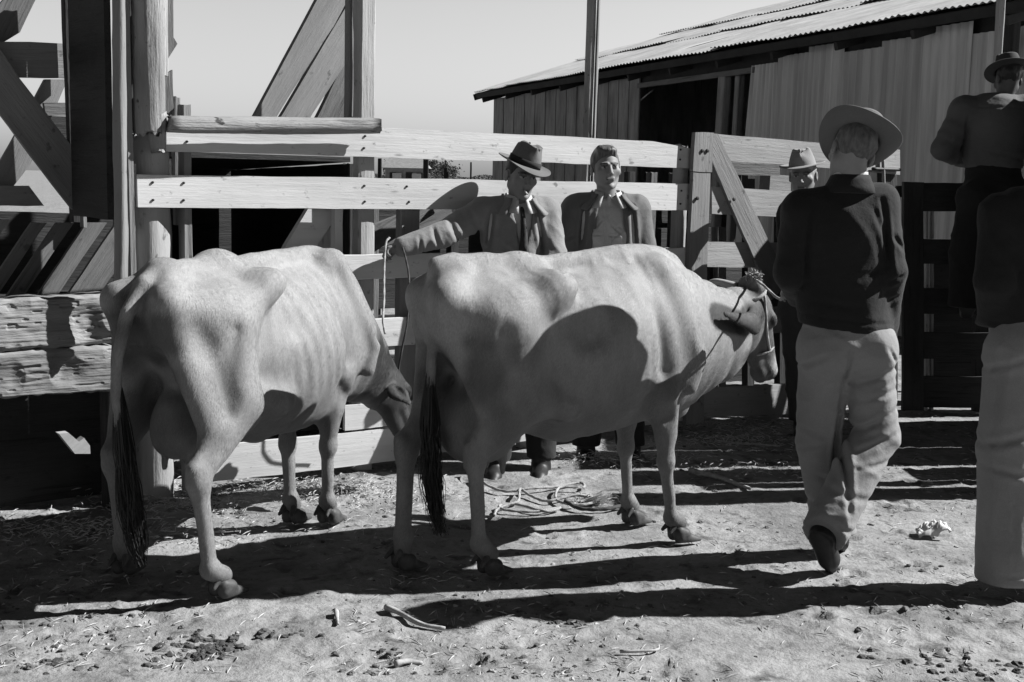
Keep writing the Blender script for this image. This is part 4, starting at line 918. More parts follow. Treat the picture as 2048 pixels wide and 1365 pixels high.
# clods and small stones: uncountable
def blob(c, r, rg):
    V = []; F = []; n1, n2 = 5, 7
    for i in range(n1 + 1):
        th = math.pi * i / n1
        for j in range(n2):
            ph = 2 * math.pi * j / n2; rr = 1 + .35 * (rg.rand() - .5) * 2 * (0 < i < n1)
            V.append(c + r * rr * np.array([math.sin(th) * math.cos(ph), math.sin(th) * math.sin(ph), math.cos(th) * .6]))
    for i in range(n1):
        for j in range(n2): F.append((i * n2 + j, (i + 1) * n2 + j, (i + 1) * n2 + (j + 1) % n2, i * n2 + (j + 1) % n2))
    return V, F
def scatter(n_, gen, x0=-2.6, x1=3.0, y0=3.75, y1=9):
    rg = np.random.RandomState(n_); out = []
    while len(out) < n_:
        x = rg.uniform(x0, x1); y = y0 + (y1 - y0) * rg.rand() ** 1.5
        if abs(x) > y * .46: continue
        dens = .35 + 1.3 * float(vnoise(x * 1.3 + 3, y * 1.3, 9.)) + .6 * float(vnoise(x * 4, y * 4, 2.))
        if rg.rand() > dens + .25: continue
        out.append((x, y, float(gheight(x, y)) - .012, rg))
    return [gen(*o) for o in out]
M_CLOD = plain('dark_clods', .16, .5, 14, .5, 60); M_STONE = plain('pale_pebbles', .6, .3, 10, .3, 60)
v, q = join(scatter(1500, lambda x, y, z, rg: blob(np.array([x, y, z]), .004 + .012 * rg.rand() ** 3, rg))); tag(mk('clods', v, q, M_CLOD, None), 'small dark clods of dung and dirt scattered over the yard', 'clods', None, 'stuff')
v, q = join(scatter(650, lambda x, y, z, rg: blob(np.array([x, y, z]), .003 + .009 * rg.rand() ** 3, rg))); tag(mk('pebbles', v, q, M_STONE, None), 'pale pebbles and chips scattered over the yard', 'pebbles', None, 'stuff')
# manure heaps at lower left
rg = np.random.RandomState(12); gs = []
for cx, cy, n_, s_ in [(410, 1275, 120, .08), (390, 1300, 60, .05), (440, 1290, 50, .04), (560, 1262, 25, .05), (1140, 1240, 20, .04), (770, 1300, 20, .04), (100, 1322, 30, .06), (1930, 1325, 60, .11), (420, 1005, 30, .06), (450, 1020, 30, .05)]:
    c = GP(cx, cy)
    for k in range(n_):
        d = rg.randn(2) * s_ * np.array([1, .5]); gs.append(blob(np.array([c[0] + d[0], c[1] + d[1], float(gheight(c[0] + d[0], c[1] + d[1])) - .014]), .004 + .016 * rg.rand() ** 2.5, rg))
v, q = join(gs); tag(mk('manure', v, q, plain('manure', .10, .5, 20, .5, 60), None), 'crumbled dark manure lying in patches on the dirt', 'manure', None, 'stuff')
# straw
M_STRAW = plain('straw', .62, .35, 60)
def straw(x, y, z, rg, l0=.006, l1=.032):
    a = rg.rand() * math.pi; l = rg.uniform(l0, l1); d = np.array([math.cos(a), math.sin(a), rg.uniform(-.15, .35)]) * l; s = np.array([-math.sin(a), math.cos(a), 0]) * rg.uniform(.0007, .0018); p = np.array([x, y, z + .004])
    return [p - d - s, p - d + s, p + d + s * .6, p + d - s * .6, p - d * .0 + np.array([0, 0, .004])], [(0, 1, 4), (1, 2, 4), (2, 3, 4), (3, 0, 4)]
gs = scatter(2600, straw); rg = np.random.RandomState(77)
for cx, cy, sx_, sy_, n_ in [(120, 1055, .45, .10, 900), (590, 975, .30, .10, 700), (330, 1000, .2, .12, 500), (1220, 920, .14, .10, 350), (1470, 880, .2, .1, 350), (1500, 850, .3, .1, 250), (1180, 1000, .08, .05, 120), (700, 990, .3, .15, 250), (1480, 940, .3, .1, 200)]:
    c = GP(cx, cy)
    for k in range(n_):
        x, y = c[0] + rg.randn() * sx_, c[1] + rg.randn() * sy_; gs.append(straw(x, y, float(gheight(x, y)) - .012 + abs(rg.randn()) * .018, rg, .006, .028))
v, q = join(gs); tag(mk('straw', v, q, M_STRAW, None), 'dry straw and hay litter scattered over the dirt', 'straw', None, 'stuff')
# ------------------------------------------------------------ people
def cloth(name, v, var=.12, bs=.35, scale=5, rough=.9, fine=420):
    v = v * KA
    m, n, b = newmat(name, rough); c = noise(n, coords(n, (1, 1, 1)), scale, 5, .6); g = noise(n, coords(n, (1, 1, 1)), fine, 2, .5)
    setcol(n, b, mathn(n, 'MULTIPLY', ramp(n, c, [(.3, v * (1 - var)), (.7, v * (1 + var))]), ramp(n, g, [(.3, .85), (.7, 1.1)])))
    bump(n, b, mathn(n, 'ADD', mathn(n, 'MULTIPLY', g, .25), noise(n, coords(n, (1, 1, 1)), 28, 3, .6)), bs, .012); b.inputs['Sheen Weight'].default_value = .06; return m
M_BLACKCLOTH = cloth('black_wool', .022); M_KHAKI = cloth('khaki_twill', .36, .10); M_JACKET = cloth('tan_jacket_cloth', .31); M_JACKET2 = cloth('grey_jacket_cloth', .20)
M_SHIRT = cloth('chambray_shirt', .72); M_WSHIRT = cloth('white_shirt', .78, .05); M_TIE = cloth('patterned_tie', .05, .6, .2, 60); M_DENIM = cloth('dark_denim', .024)
M_FELT = cloth('grey_felt', .18, .08, .15, 5, .95); M_FELTL = cloth('pale_felt', .36, .08, .15, 5, .95); M_BAND = cloth('hat_ribbon', .03, .1, .1); M_SHOE = plain('boot_leather', .03, .3, 20, .2, 60, .5); M_FELTD = cloth('dark_felt', .06, .08, .15, 5, .95)
M_DARKTR = cloth('dark_trousers', .07); M_GREYSH = cloth('grey_back_shirt', .16)

def rotm(yaw, pitch=0, roll=0):
    """person axes (right, forward, up) for a heading; yaw 0 looks away from the camera, 180 towards it"""
    y, p_, r_ = R(yaw), R(pitch), R(roll)
    A = np.array([[math.cos(y), -math.sin(y), 0], [math.sin(y), math.cos(y), 0], [0, 0, 1]])
    Bm = np.array([[1, 0, 0], [0, math.cos(p_), -math.sin(p_)], [0, math.sin(p_), math.cos(p_)]])
    Cm = np.array([[math.cos(r_), 0, math.sin(r_)], [0, 1, 0], [-math.sin(r_), 0, math.cos(r_)]])
    return A @ Bm @ Cm
def head_prims(f, c, Hm, s=1.):
    T = lambda *v: c + Hm @ (np.array(v, float) * s)
    f.ell(T(0, -.018, .038), (.076 * s, .096 * s, .086 * s), .02, Hm); f.ell(T(0, .022, -.02), (.066 * s, .072 * s, .085 * s), .02, Hm)
    for g in (-1, 1):
        f.cap(T(.042 * g, -.005, -.055), T(.022 * g, .062, -.094), .024 * s, .017 * s, .025); f.ell(T(.045 * g, .060, -.018), (.022 * s, .018 * s, .018 * s), .02, Hm)
        f.ell(T(.031 * g, .100, .008), (.019 * s, .016 * s, .011 * s), .010, Hm, 'sub'); f.ell(T(.031 * g, .080, .006), (.0125 * s,) * 3, .003, Hm)
        f.cap(T(.014 * g, .089, .024), T(.046 * g, .078, .026), .008 * s, .006 * s, .012)
        f.ell(T(.080 * g, -.012, -.008), (.010 * s, .019 * s, .032 * s), .006, Hm); f.ell(T(.089 * g, -.004, -.004), (.006 * s, .009 * s, .018 * s), .004, Hm, 'sub')
    f.cap(T(0, .092, .012), T(0, .113, -.026), .008 * s, .0115 * s, .010)
    for g in (-1, 1): f.ell(T(.011 * g, .103, -.030), (.008 * s, .009 * s, .007 * s), .005, Hm)
    f.cap(T(-.020, .087, -.056), T(.020, .087, -.056), .0065 * s, k=.006); f.cap(T(-.016, .088, -.067), T(.016, .088, -.067), .0075 * s, k=.006)
    f.cap(T(-.022, .101, -.0615), T(.022, .101, -.0615), .0025 * s, k=.003, mode='sub'); f.ell(T(0, .078, -.100), (.022 * s, .018 * s, .017 * s), .015, Hm)
def head_col(V, c, Hm, base, s=1., brow=.10):
    h = (V - c) @ Hm / s; col = np.full(len(V), base); x, y, z = h.T; ax = np.abs(x)
    near = (np.abs(h) < .16).all(1)
    def mix(w_, v): nonlocal col; w_ = w_ * near; col = col * (1 - w_) + v * w_
    mix(sstep(.013, .010, np.hypot((ax - .031) / 1.35, (z - .006) / .62)) * (y > .07), .45)
    mix(sstep(.0062, .0045, np.hypot(ax - .031, z - .006)) * (y > .07), .02)
    mix(sstep(.006, .003, np.abs(z - .0125 - .002)) * sstep(.022, .016, np.abs(ax - .031)) * (y > .07), .10)
    mix(sstep(.0065, .0035, np.abs(z - .027 + .15 * np.abs(ax - .03))) * sstep(.024, .017, np.abs(ax - .031)) * (y > .06), brow)
    mix(sstep(.012, .007, np.abs(z + .0615)) * sstep(.028, .02, ax) * (y > .07) * .6, base * .62); mix(sstep(.0025, .001, np.abs(z + .0615)) * (ax < .022) * (y > .07), .05)
    return col
def hand(f, w, d, n, side, curl=.5, s=1.):
    """wrist w, pointing d, palm normal n; side +1/-1 is where the thumb is (along d x n)"""
    d = np.array(d, float); d /= np.linalg.norm(d); n = np.array(n, float); n -= d * (n @ d); n /= np.linalg.norm(n); t = np.cross(d, n) * side
    f.cap(w, w + d * .03 * s, .024 * s, .028 * s, .02, (n, 1.4)); f.cap(w + d * .03 * s + t * .014, w + d * .08 * s + t * .02, .02 * s, .018 * s, .012, (n, 1.35)); f.cap(w + d * .03 * s - t * .014, w + d * .075 * s - t * .022, .02 * s, .017 * s, .012, (n, 1.35))
    for i, (o, L_) in enumerate([(.030, .070), (.011, .078), (-.009, .073), (-.028, .058)]):
        p_ = w + d * (.088 - .004 * abs(i - 1)) * s + t * o * s; a = .25 + curl * (.9 + .12 * i); q = p_.copy()
        for sg, fr in enumerate((.45, .32, .26)):
            dd = d * math.cos(a) + n * math.sin(a) + t * (.10 - .06 * i) * (1 if sg == 0 else .3); e = q + dd * L_ * fr * s; f.cap(q, e, (.0088 - .0012 * sg) * s, (.0082 - .0012 * sg) * s, .003); q = e; a += curl * 1.1
    b = w + d * .028 * s + t * .030 * s; m = b + (d * .6 + t * .62 + n * .35) * .036 * s; e = m + (d * .75 + t * (.35 - curl * .3) + n * (.3 + .5 * curl)) * .032 * s; f.cap(b - t * .01, m, .013 * s, .0105 * s, .008); f.cap(m, e, .0100 * s, .0085 * s, .003)

def limbs(f, J, T, inf, which, k=.03, loose=0.):
    fw = T @ np.array([0, 1., 0]); fl = (fw, 1.35)
    if 'torso' in which:
        f.cap(J['pelvis'], J['waist'], .150 + inf, .140 + inf, .05, fl); f.cap(J['waist'], J['chest'], .140 + inf, .165 + inf, .06, fl)
        for s_ in 'LR':
            S = J['sh' + s_]; f.cap(J['chest'] * .5 + S * .5, S, .075 + inf * .6, .050 + inf, .05); f.cap(J['neck'] - np.array([0, 0, .045]), S, .036 + inf * .5, .042 + inf * .7, .05)
            f.cap(J['waist'] * .62 + S * .38, J['chest'] * .40 + S * .60, .085 + inf, .075 + inf, .05, fl)
    if 'hips' in which:
        f.cap(J['pelvis'], J['pelvis'] * .5 + J['waist'] * .5, .150 + inf, .140 + inf, .05, fl)
        for s_ in 'LR': f.cap(J['hip' + s_], J['pelvis'], .095 + inf, .10 + inf, .06); f.ell(J['hip' + s_] - fw * .045 + np.array([0, 0, .01]), (.085 + inf, .085 + inf, .09 + inf), .05)
    if 'arms' in which:
        for s_ in 'LR':
            S, E_, W_ = J['sh' + s_], J['el' + s_], J['wr' + s_]; f.cap(S, E_, .052 + inf, .041 + inf * 1.05, k * .6); f.cap(E_, W_, .041 + inf * 1.05, .028 + inf, k * .6)
    if 'legs' in which:
        for s_ in 'LR':
            Hp, K_, A_ = J['hip' + s_], J['kn' + s_], J['an' + s_]; f.cap(Hp, K_, .088 + inf, .058 + inf + loose * .5, k * .8); f.cap(K_, A_, .056 + inf + loose * .5, .040 + inf + loose, k * .8)
            if inf < .012: f.cap(K_ * .7 + A_ * .3 - fw * .02, K_ * .4 + A_ * .6, .045, .03, .03)
def folds(amp, fx, fy, fz, ph, amp2=0.):
    def fn(X, Y, Z):
        a = vnoise(X * fx + ph + .5 * Z * fz * .3, Y * fy, Z * fz + .8 * X * fx); b_ = vnoise(X * fx * 2.3 + ph, Y * fy * 2.3, Z * fz * 2.1 + ph - X * fx); lo_ = vnoise(X * 3.3 + ph, Y * 3.3, Z * 3.3)
        r1 = 1 - np.minimum(np.abs(a) * 5.5, 1); r2 = 1 - np.minimum(np.abs(b_) * 5, 1)
        return -amp * r1 ** 1.6 - amp2 * r2 ** 1.5 - amp * .6 * lo_ + amp * .35
    return fn
def grooves(lines, o):
    """creases: each line is (px, py) - (px, py) at distance Y with half width and depth; pressed into the cloth"""
    L = [(D(a[0], a[1], Y_) - o, D(b[0], b[1], Y_) - o, w_, d_) for a, b, Y_, w_, d_ in lines]
    def fn(X, Y, Z):
        t_ = 0
        for a, b, w_, d_ in L:
            vx, vz = b[0] - a[0], b[2] - a[2]; q = vx * vx + vz * vz; t = np.clip(((X - a[0]) * vx + (Z - a[2]) * vz) / q, 0, 1)
            r = np.sqrt((X - a[0] - t * vx) ** 2 + (Z - a[2] - t * vz) ** 2); s = .3 + .7 * np.sin(math.pi * np.clip(t, .03, .97))
            t_ = t_ + d_ * s * (np.exp(-(r / w_) ** 2) - .45 * np.exp(-((r - 2.1 * w_) / w_) ** 2))
        return t_ + 0 * Y
    return fn
def shoe(root, M0, an, toe, mat=M_SHOE, s=1.):
    an = np.array(an, float); toe = np.array(toe, float); d = toe - an; L = math.hypot(d[0], d[1]); lo = np.minimum(an, toe) - .13; hi = np.maximum(an, toe) + .13
    g = Field(axis(lo[0], hi[0], .008), axis(lo[1], hi[1], .008), axis(lo[2], hi[2], .008)); h = d / np.linalg.norm(d)
    upv = np.array([0, 0, 1.]) - h * h[2]; upv /= np.linalg.norm(upv); heel = an - upv * .045 - h * .035; ball = toe - h * .05
    g.cap(an + upv * .05, an - upv * .02, .052, .050, .02); g.cap(heel, ball, .038, .042, .02); g.cap(heel - upv * .012, heel + h * .03 - upv * .012, .036, .034, .006); g.cap(ball, toe, .040, .028, .01); g.cap(an, ball, .045, .030, .03); g.cut(ball - upv * .036, -upv); v, q = g.mesh(1)
    mk('shoe', v, q, mat, root, True, M0)
def hat(root, M0, c, Hm, mat, crown=.125, ra=.088, rb=.108, brim=.055, sides=.0, front=0., back_=0., band=True, pinch=.018, top=.86, dent=.03, flare=0.):
    nth = 72; prof = []; V = []; F = []
    for i in range(nth):
        th = 2 * math.pi * i / nth; cx, sy = math.cos(th), math.sin(th)     # sy>0 front
        rad0 = np.array([cx * ra, sy * rb]); u2 = np.array([cx, sy]); bw_ = brim * (1 + flare * abs(cx)); pts = []
        curl = sides * cx * cx + (front if sy > 0 else back_) * sy * sy
        for t in (1.0, .985, .8, .55, .3, .1, 0.):
            p_ = rad0 + u2 * bw_ * t; shr = 1 - .25 * max(curl, 0) / max(brim, .01) * t * t * cx * cx; pts.append((p_[0] * (1 - .10 * (abs(curl) / brim) * t * cx * cx), p_[1], curl * t * t + .002))
        for t in (.06, .25, .5, .75, .9, 1.0):
            sc = 1 - (1 - top) * t ** 1.5; fp = pinch * sstep(.35, .95, t) * math.exp(-((sy - .75) / .35) ** 2) * np.sign(cx) * min(1, abs(cx) * 3)
            z = crown * t; pts.append((rad0[0] * sc - fp, rad0[1] * sc, z - (.012 * t * t if sy < 0 else 0)))
        for t in (.93, .75, .5, .25, .02):
            x_, y_ = rad0[0] * top * t, rad0[1] * top * t; z = crown + .016 * (1 - t * t) ** .7 * 1.3 - .012 * (sy < 0) * t - dent * math.exp(-(x_ / .026) ** 2) * sstep(1.0, .8, abs(y_) / (rb * top))
            pts.append((x_, y_, z))
        V += [c + Hm @ np.array(p_) for p_ in pts]; n_ = len(pts)
    for i in range(nth):
        for k in range(n_ - 1):
            a = i * n_ + k; b_ = ((i + 1) % nth) * n_ + k; F.append((a, b_, b_ + 1, a + 1))
    F.append(tuple(i * n_ + n_ - 1 for i in range(nth)))
    h = mk('hat', V, F, mat, root, True, M0); md = h.modifiers.new('felt', 'SOLIDIFY'); md.thickness = .005; md.offset = -1
    if band:
        V = []; F = []
        for i in range(nth):
            th = 2 * math.pi * i / nth; r_ = np.array([math.cos(th) * (ra + .003), math.sin(th) * (rb + .003)])
            for z, sc in ((.003, 1.0), (.036, .985), (.036, .96), (.003, .97)): V.append(c + Hm @ np.array([r_[0] * sc, r_[1] * sc, z]))
        for i in range(nth):
            for k in range(4): a = i * 4 + k; b_ = ((i + 1) % nth) * 4 + k; a2 = i * 4 + (k + 1) % 4; b2 = ((i + 1) % nth) * 4 + (k + 1) % 4; F.append((a, b_, b2, a2))
        o = mk('hat_band', V, F, M_BAND, None, True, None); o.parent = h
    return h
def hair(root, M0, c, Hm, mat, kind, h=.006):
    f = Field(axis(c[0] - .14, c[0] + .14, h), axis(c[1] - .14, c[1] + .14, h), axis(c[2] - .14, c[2] + .17, h)); T = lambda *v: c + Hm @ np.array(v, float)
    f.ell(T(0, -.020, .040), (.081, .099, .090), .01, Hm)
    if kind == 'swept': f.ell(T(0, .030, .098), (.058, .055, .030), .02, Hm); f.ell(T(.03, .02, .105), (.03, .05, .022), .015, Hm)
    f.ell(T(0, .112, -.022), (.076, .118, .096), .018, Hm, 'sub'); f.ell(T(0, .03, -.13), (.12, .13, .075), .02, Hm, 'sub'); f.ell(T(0, -.05, -.155), (.12, .13, .07), .02, Hm, 'sub')
    for g in (-1, 1): f.ell(T(.085 * g, -.01, -.01), (.03, .026, .04), .005, Hm, 'sub')
    f.disp(lambda X, Y, Z: .007 * vnoise(X * 110, Y * 30, Z * 30) + .008 * vnoise(X * 30, Y * 22, Z * 22)); v, q = f.mesh(1); return mk('hair', v, q, mat, root, True, M0)

def person(px_root, label, jp, yaw, headp, skin=.32, cl={}, hands={}, dirs={}):
    """jp: joint -> (px, py, Y) ; returns root etc."""
    W = {k: D(*v) for k, v in jp.items()}; rx, ry = px_root; root = thing('person', (rx, ry, 0), label, 'person', cl.get('group')); o = np.array([rx, ry, 0]); M0 = Matrix.Translation((rx, ry, 0))
    J = {k: v - o for k, v in W.items()}; T = rotm(yaw); Hm = rotm(*headp['rot']); c = J['head']
    allp = np.array(list(J.values())); lo = allp.min(0) - .22; hi = allp.max(0) + .22; lo[2] = max(lo[2], -.03)
    fx = [(c[0] - .10, c[0] + .10, .0042)]; fy = [(c[1] - .13, c[1] + .13, .0045)]; fz_ = [(c[2] - .13, c[2] + .06, .0042)]
    for s_, hv in hands.items():
        w_ = J['wr' + s_]; e = w_ + np.array(hv[0]) / np.linalg.norm(hv[0]) * .10
        for ax, L_ in enumerate((fx, fy, fz_)): L_.append((min(w_[ax], e[ax]) - .05, max(w_[ax], e[ax]) + .05, .005))
    f = Field(axis(lo[0], hi[0], .014, fx), axis(lo[1], hi[1], .014, fy), axis(lo[2], hi[2], .016, fz_))
    limbs(f, J, T, -.008, ('torso', 'hips', 'arms', 'legs'))
    f.cap(J['neck'] - np.array([0, 0, .05]), c + Hm @ np.array([0, -.018, -.03]), .056, .052, .03); head_prims(f, c, Hm)
    for s_, hv in hands.items(): hand(f, J['wr' + s_], *hv)
    for s_ in 'LR':
        if 'to' + s_ in J: f.cap(J['an' + s_], J['to' + s_] * .6 + J['an' + s_] * .4, .022, .018, .02)
    V, Q = f.mesh(1); col = head_col(V, c, Hm, skin); mk('body', V, Q, M_SKIN, root, True, M0, col=col)
    return root, M0, J, T, Hm, c
def garment(root, M0, J, T, name, mat, which, inf, h, cuts, fold, loose=0., extra=None, k=.03, sm=1):
    ks = [k_ for k_ in J if k_ not in ('head',)]; P = np.array([J[k_] for k_ in ks if (('arms' in which) or k_[:2] not in ('el', 'wr')) and (('legs' in which) or k_[:2] not in ('kn', 'an', 'to'))]); lo = P.min(0) - .24; hi = P.max(0) + .24
    f = Field(axis(lo[0], hi[0], h), axis(lo[1], hi[1], h), axis(lo[2], hi[2], h)); limbs(f, J, T, inf, which, k, loose)
    if extra: extra(f)
    for fo in fold: f.disp(fo)
    for c_ in cuts: f.cut(*c_)
    v, q = f.mesh(sm); return mk(name, v, q, mat, root, True, M0)
def collar(root, M0, J, T, mat, name='collar', r=.075, hgt=.05, spread=.03, open_=50, th=.006, lean=.4, drop=.03, c0=None):
    """folded collar round the neck, open at the front"""
    c = (J['neck'] if c0 is None else c0) + np.array([0, 0, -.005]); V = []; n_ = 40; rows = 4
    for i in range(n_ + 1):
        a = R(90 + open_ / 2 + (360 - open_) * i / n_); fr = max(0, math.sin(a)) ; ed = sstep(.30, .0, min(i, n_ - i) / n_)
        for j in range(rows):
            t = j / (rows - 1); rr = r + spread * t ** 1.3 * (1 + .8 * ed); z = hgt * (1 - t) ** .8 - drop * t - .055 * ed * (.6 + .5 * t) * (1 if name != 'x' else 1) * (r / .075) * .6
            V.append(c + T @ np.array([math.cos(a) * rr * 1.05, math.sin(a) * rr * .95 + .02 * ed, z]))
    F = [(i * rows + j, (i + 1) * rows + j, (i + 1) * rows + j + 1, i * rows + j + 1) for i in range(n_) for j in range(rows - 1)]
    o = mk(name, V, F, mat, root, True, M0); md = o.modifiers.new('thick', 'SOLIDIFY'); md.thickness = th; md.offset = 0; return o

# --- the man in the black jacket walking away
jp = dict(head=(1704, 305, 4.94), neck=(1700, 368, 4.94), chest=(1684, 470, 4.96), waist=(1690, 580, 4.98), pelvis=(1690, 668, 4.98), shL=(1606, 425, 4.96), shR=(1755, 412, 4.96),
          elL=(1584, 545, 4.96), wrL=(1600, 590, 5.18), elR=(1775, 540, 4.94), wrR=(1768, 655, 5.04), hipL=(1650, 700, 4.99), hipR=(1734, 700, 4.99),
          knL=(1636, 885, 5.10), anL=(1672, 1078, 5.16), toL=(1668, 1112, 5.30), knR=(1752, 872, 4.99), anR=(1646, 1072, 4.80), toR=(1662, 1134, 4.90))
root, M0, J, T, Hm, c = person((1.30, 4.99), 'man in a black jacket and pale cowboy hat walking away, leading the right cow', jp, 5, dict(rot=(8, -12, 18)), .36, {}, dict(L=((-.2, .6, .2), (.3, .3, -1), 1, .8)))
def jx(f):
    hx_ = J['pelvis']; f.cap(J['waist'] + np.array([-.02, 0, -.05]), J['pelvis'] + np.array([0, 0, .02]), .165, .178, .04, ((0, 1, 0), 1.35))
    pass
garment(root, M0, J, T, 'jacket', M_BLACKCLOTH, ('torso', 'arms'), .030, .0075, [(J['pelvis'] + np.array([0, 0, .015]), (-.14, 0, -1)), (J['neck'] + np.array([0, 0, .015]), (0, .3, 1))], [folds(.006, 4, 4, 6, 2., .003), grooves([((1752, 400), (1768, 560), 4.96, .010, .016), ((1615, 400), (1600, 570), 4.96, .010, .014), ((1735, 420), (1765, 500), 4.96, .010, .010), ((1690, 560), (1755, 530), 4.96, .012, .008), ((1620, 600), (1700, 610), 4.96, .012, .007), ((1775, 470), (1800, 500), 4.96, .008, .010), ((1772, 560), (1800, 545), 4.96, .008, .012), ((1770, 600), (1800, 590), 4.96, .008, .010), ((1590, 625), (1800, 650), 4.96, .006, .006)], np.array([1.30, 4.99, 0]))], extra=jx)
collar(root, M0, J, T, M_BLACKCLOTH, 'jacket_collar', .068, .040, .030, 70, .008)
collar(root, M0, J, T, M_WSHIRT, 'shirt_collar', .062, .052, .004, 60, .004, drop=-.02)
def tx(f):
    f.cap(J['knR'], J['anR'], .082, .082, .02); f.cap(J['knL'], J['anL'], .074, .080, .02)
    f.cap(J['pelvis'] + np.array([.0, -.02, -.12]), J['pelvis'] + np.array([0, -.06, .05]), .012, .012, .02, mode='sub')
dR = J['anR'] - J['knR']; dR /= np.linalg.norm(dR)
def trouser_cut(f):
    pass
def cutleg(f, an, d, sidex):
    """trim the cloth below a cuff plane near one ankle only"""
    X, Y, Z = f.all(); q = (X - an[0]) ** 2 + (Y - an[1]) ** 2 + (Z - an[2]) ** 2
    pl = ((X - an[0]) * d[0] + (Y - an[1]) * d[1] + (Z - an[2]) * d[2]); near = (q < .30 ** 2)
    f.F = np.where(near, np.maximum(f.F, pl.astype(np.float32)), f.F)
def tx2(f):
    tx(f)
g = garment(root, M0, {k_: v for k_, v in J.items() if k_ not in ('toL', 'toR')}, T, 'trousers', M_KHAKI, ('hips', 'legs'), .015, .0075, [(J['pelvis'] + np.array([0, 0, .12]), (0, 0, 1)), (np.array([0, 0, .095]), (.0, .0, -1)), (J['anR'] - dR * .0, dR + np.array([0.0, -.2, .3]))], [folds(.006, 4, 4, 7, 7., .003), grooves([((1640, 705), (1592, 735), 4.97, .010, .010), ((1700, 765), (1795, 730), 4.97, .012, .012), ((1705, 800), (1790, 775), 4.97, .010, .009), ((1692, 868), (1795, 812), 4.97, .011, .013), ((1700, 895), (1790, 862), 4.97, .010, .011), ((1700, 925), (1775, 915), 4.97, .009, .008),
  ((1686, 690), (1682, 790), 4.97, .007, .012), ((1684, 795), (1672, 1000), 4.97, .010, .022), ((1610, 860), (1660, 880), 4.97, .010, .008), ((1605, 905), (1655, 890), 4.97, .009, .007), ((1640, 960), (1720, 985), 4.97, .012, .008), ((1620, 1010), (1700, 1050), 4.97, .010, .008), ((1600, 1052), (1690, 1092), 4.80, .006, .008), ((1760, 690), (1785, 725), 4.97, .006, .008)], np.array([1.30, 4.99, 0]))], .035, tx2)
shoe(root, M0, J['anL'], J['toL'] + np.array([0, 0, .01])); shoe(root, M0, J['anR'] + np.array([0, 0, .0]), J['toR'])
hair(root, M0, c, Hm, plain('brown_hair', .16, .4, 80, .4, 200, .6, (1, 1, .3)), 'short')
HH = Hm @ rotm(0, -15, 11)
hat(root, M0, c + HH @ np.array([0, -.012, .052]), HH, M_FELT, .112, .085, .104, .076, .046, -.02, .012, True, .014, .84, .028)

# --- the man in the fedora holding the lead rope
jp = dict(head=(1042, 352, 6.72), neck=(1036, 402, 6.78), chest=(1034, 455, 6.80), waist=(1040, 540, 6.78), pelvis=(1046, 610, 6.75), shR=(966, 424, 6.72), shL=(1092, 424, 6.84),
          elR=(884, 470, 6.52), wrR=(806, 494, 6.40), elL=(1108, 510, 6.74), wrL=(1080, 570, 6.62), hipR=(1015, 620, 6.74), hipL=(1078, 620, 6.78), knR=(1005, 780, 6.60), knL=(1085, 780, 6.70), anR=(990, 930, 6.52), anL=(1082, 935, 6.60), toR=(985, 968, 6.34), toL=(1076, 966, 6.40))
root, M0, J, T, Hm, c = person((.04, 6.7), 'man in a fedora and tie holding out the lead rope of the left cow', jp, 195, dict(rot=(206, -11, -4)), .30, {}, dict(R=((-.85, -.2, -.15), (.1, -.3, -1), -1, .75), L=((-.4, -.3, -1), (-1, 0, 0), 1, .4)))
fwd = T @ np.array([0, 1., 0]); rgt = T @ np.array([1., 0, 0])
def wedge(f, zs_, ws_, tilt=0.):
    X, Y, Z = f.all(); c0 = J['chest']; x = (X - c0[0]) * rgt[0] + (Y - c0[1]) * rgt[1]; y = (X - c0[0]) * fwd[0] + (Y - c0[1]) * fwd[1]; w_ = np.interp(f.z, zs_, ws_)[None, None, :]
    d = np.maximum(np.abs(x - tilt * (Z - c0[2])) - w_, .02 - y); f.F = np.maximum(f.F, -d).astype(np.float32)
garment(root, M0, J, T, 'shirt', M_WSHIRT, ('torso',), .010, .010, [(J['neck'] + np.array([0, 0, .02]), (0, 0, 1)), (J['pelvis'], (0, 0, -1))], [folds(.003, 8, 8, 9, 4., .003)])
def jacket_x(f):
    for s_ in (): f.cap(J['chest'] + fwd * .135 + rgt * .075 * s_ + np.array([0, 0, -.075]), J['chest'] + fwd * .135 + rgt * .115 * s_ + np.array([0, 0, -.16]), .028, .030, .02)
    f.cap(J['waist'] - np.array([0, 0, .02]), J['waist'] + np.array([0, 0, .04]), .155, .15, .03, (fwd, 1.35)); wedge(f, [J['chest'][2] - .17, J['neck'][2] + .03], [0, .075])
garment(root, M0, J, T, 'jacket', M_JACKET, ('torso', 'arms'), .026, .0072, [(J['neck'] + np.array([0, 0, .03]), (0, 0, 1)), (J['pelvis'] + np.array([0, 0, .06]), (0, 0, -1))], [folds(.006, 6, 6, 8, 12., .003), grooves([((985, 415), (975, 500), 6.75, .013, .026), ((1040, 470), (1046, 560), 6.75, .006, .010), ((1000, 480), (1030, 520), 6.75, .010, .010), ((1072, 415), (1088, 505), 6.75, .011, .022), ((900, 440), (925, 490), 6.6, .010, .010), ((870, 455), (885, 500), 6.6, .009, .012), ((845, 470), (850, 505), 6.6, .008, .008), ((940, 420), (960, 470), 6.7, .010, .010), ((990, 505), (1010, 508), 6.75, .006, .010)], np.array([.04, 6.7, 0]))], extra=jacket_x)
collar(root, M0, J, T, M_JACKET, 'jacket_collar', .082, .040, .045, 75, .008); collar(root, M0, J, T, M_WSHIRT, 'shirt_collar', .064, .045, .028, 28, .004)
tp = [J['neck'] + fwd * (.075) + np.array([0, 0, -.035]), J['neck'] + fwd * .105 + np.array([0, 0, -.08]), J['chest'] + fwd * .14 + np.array([0, 0, -.0]), J['chest'] + fwd * .150 + np.array([0, 0, -.12])]
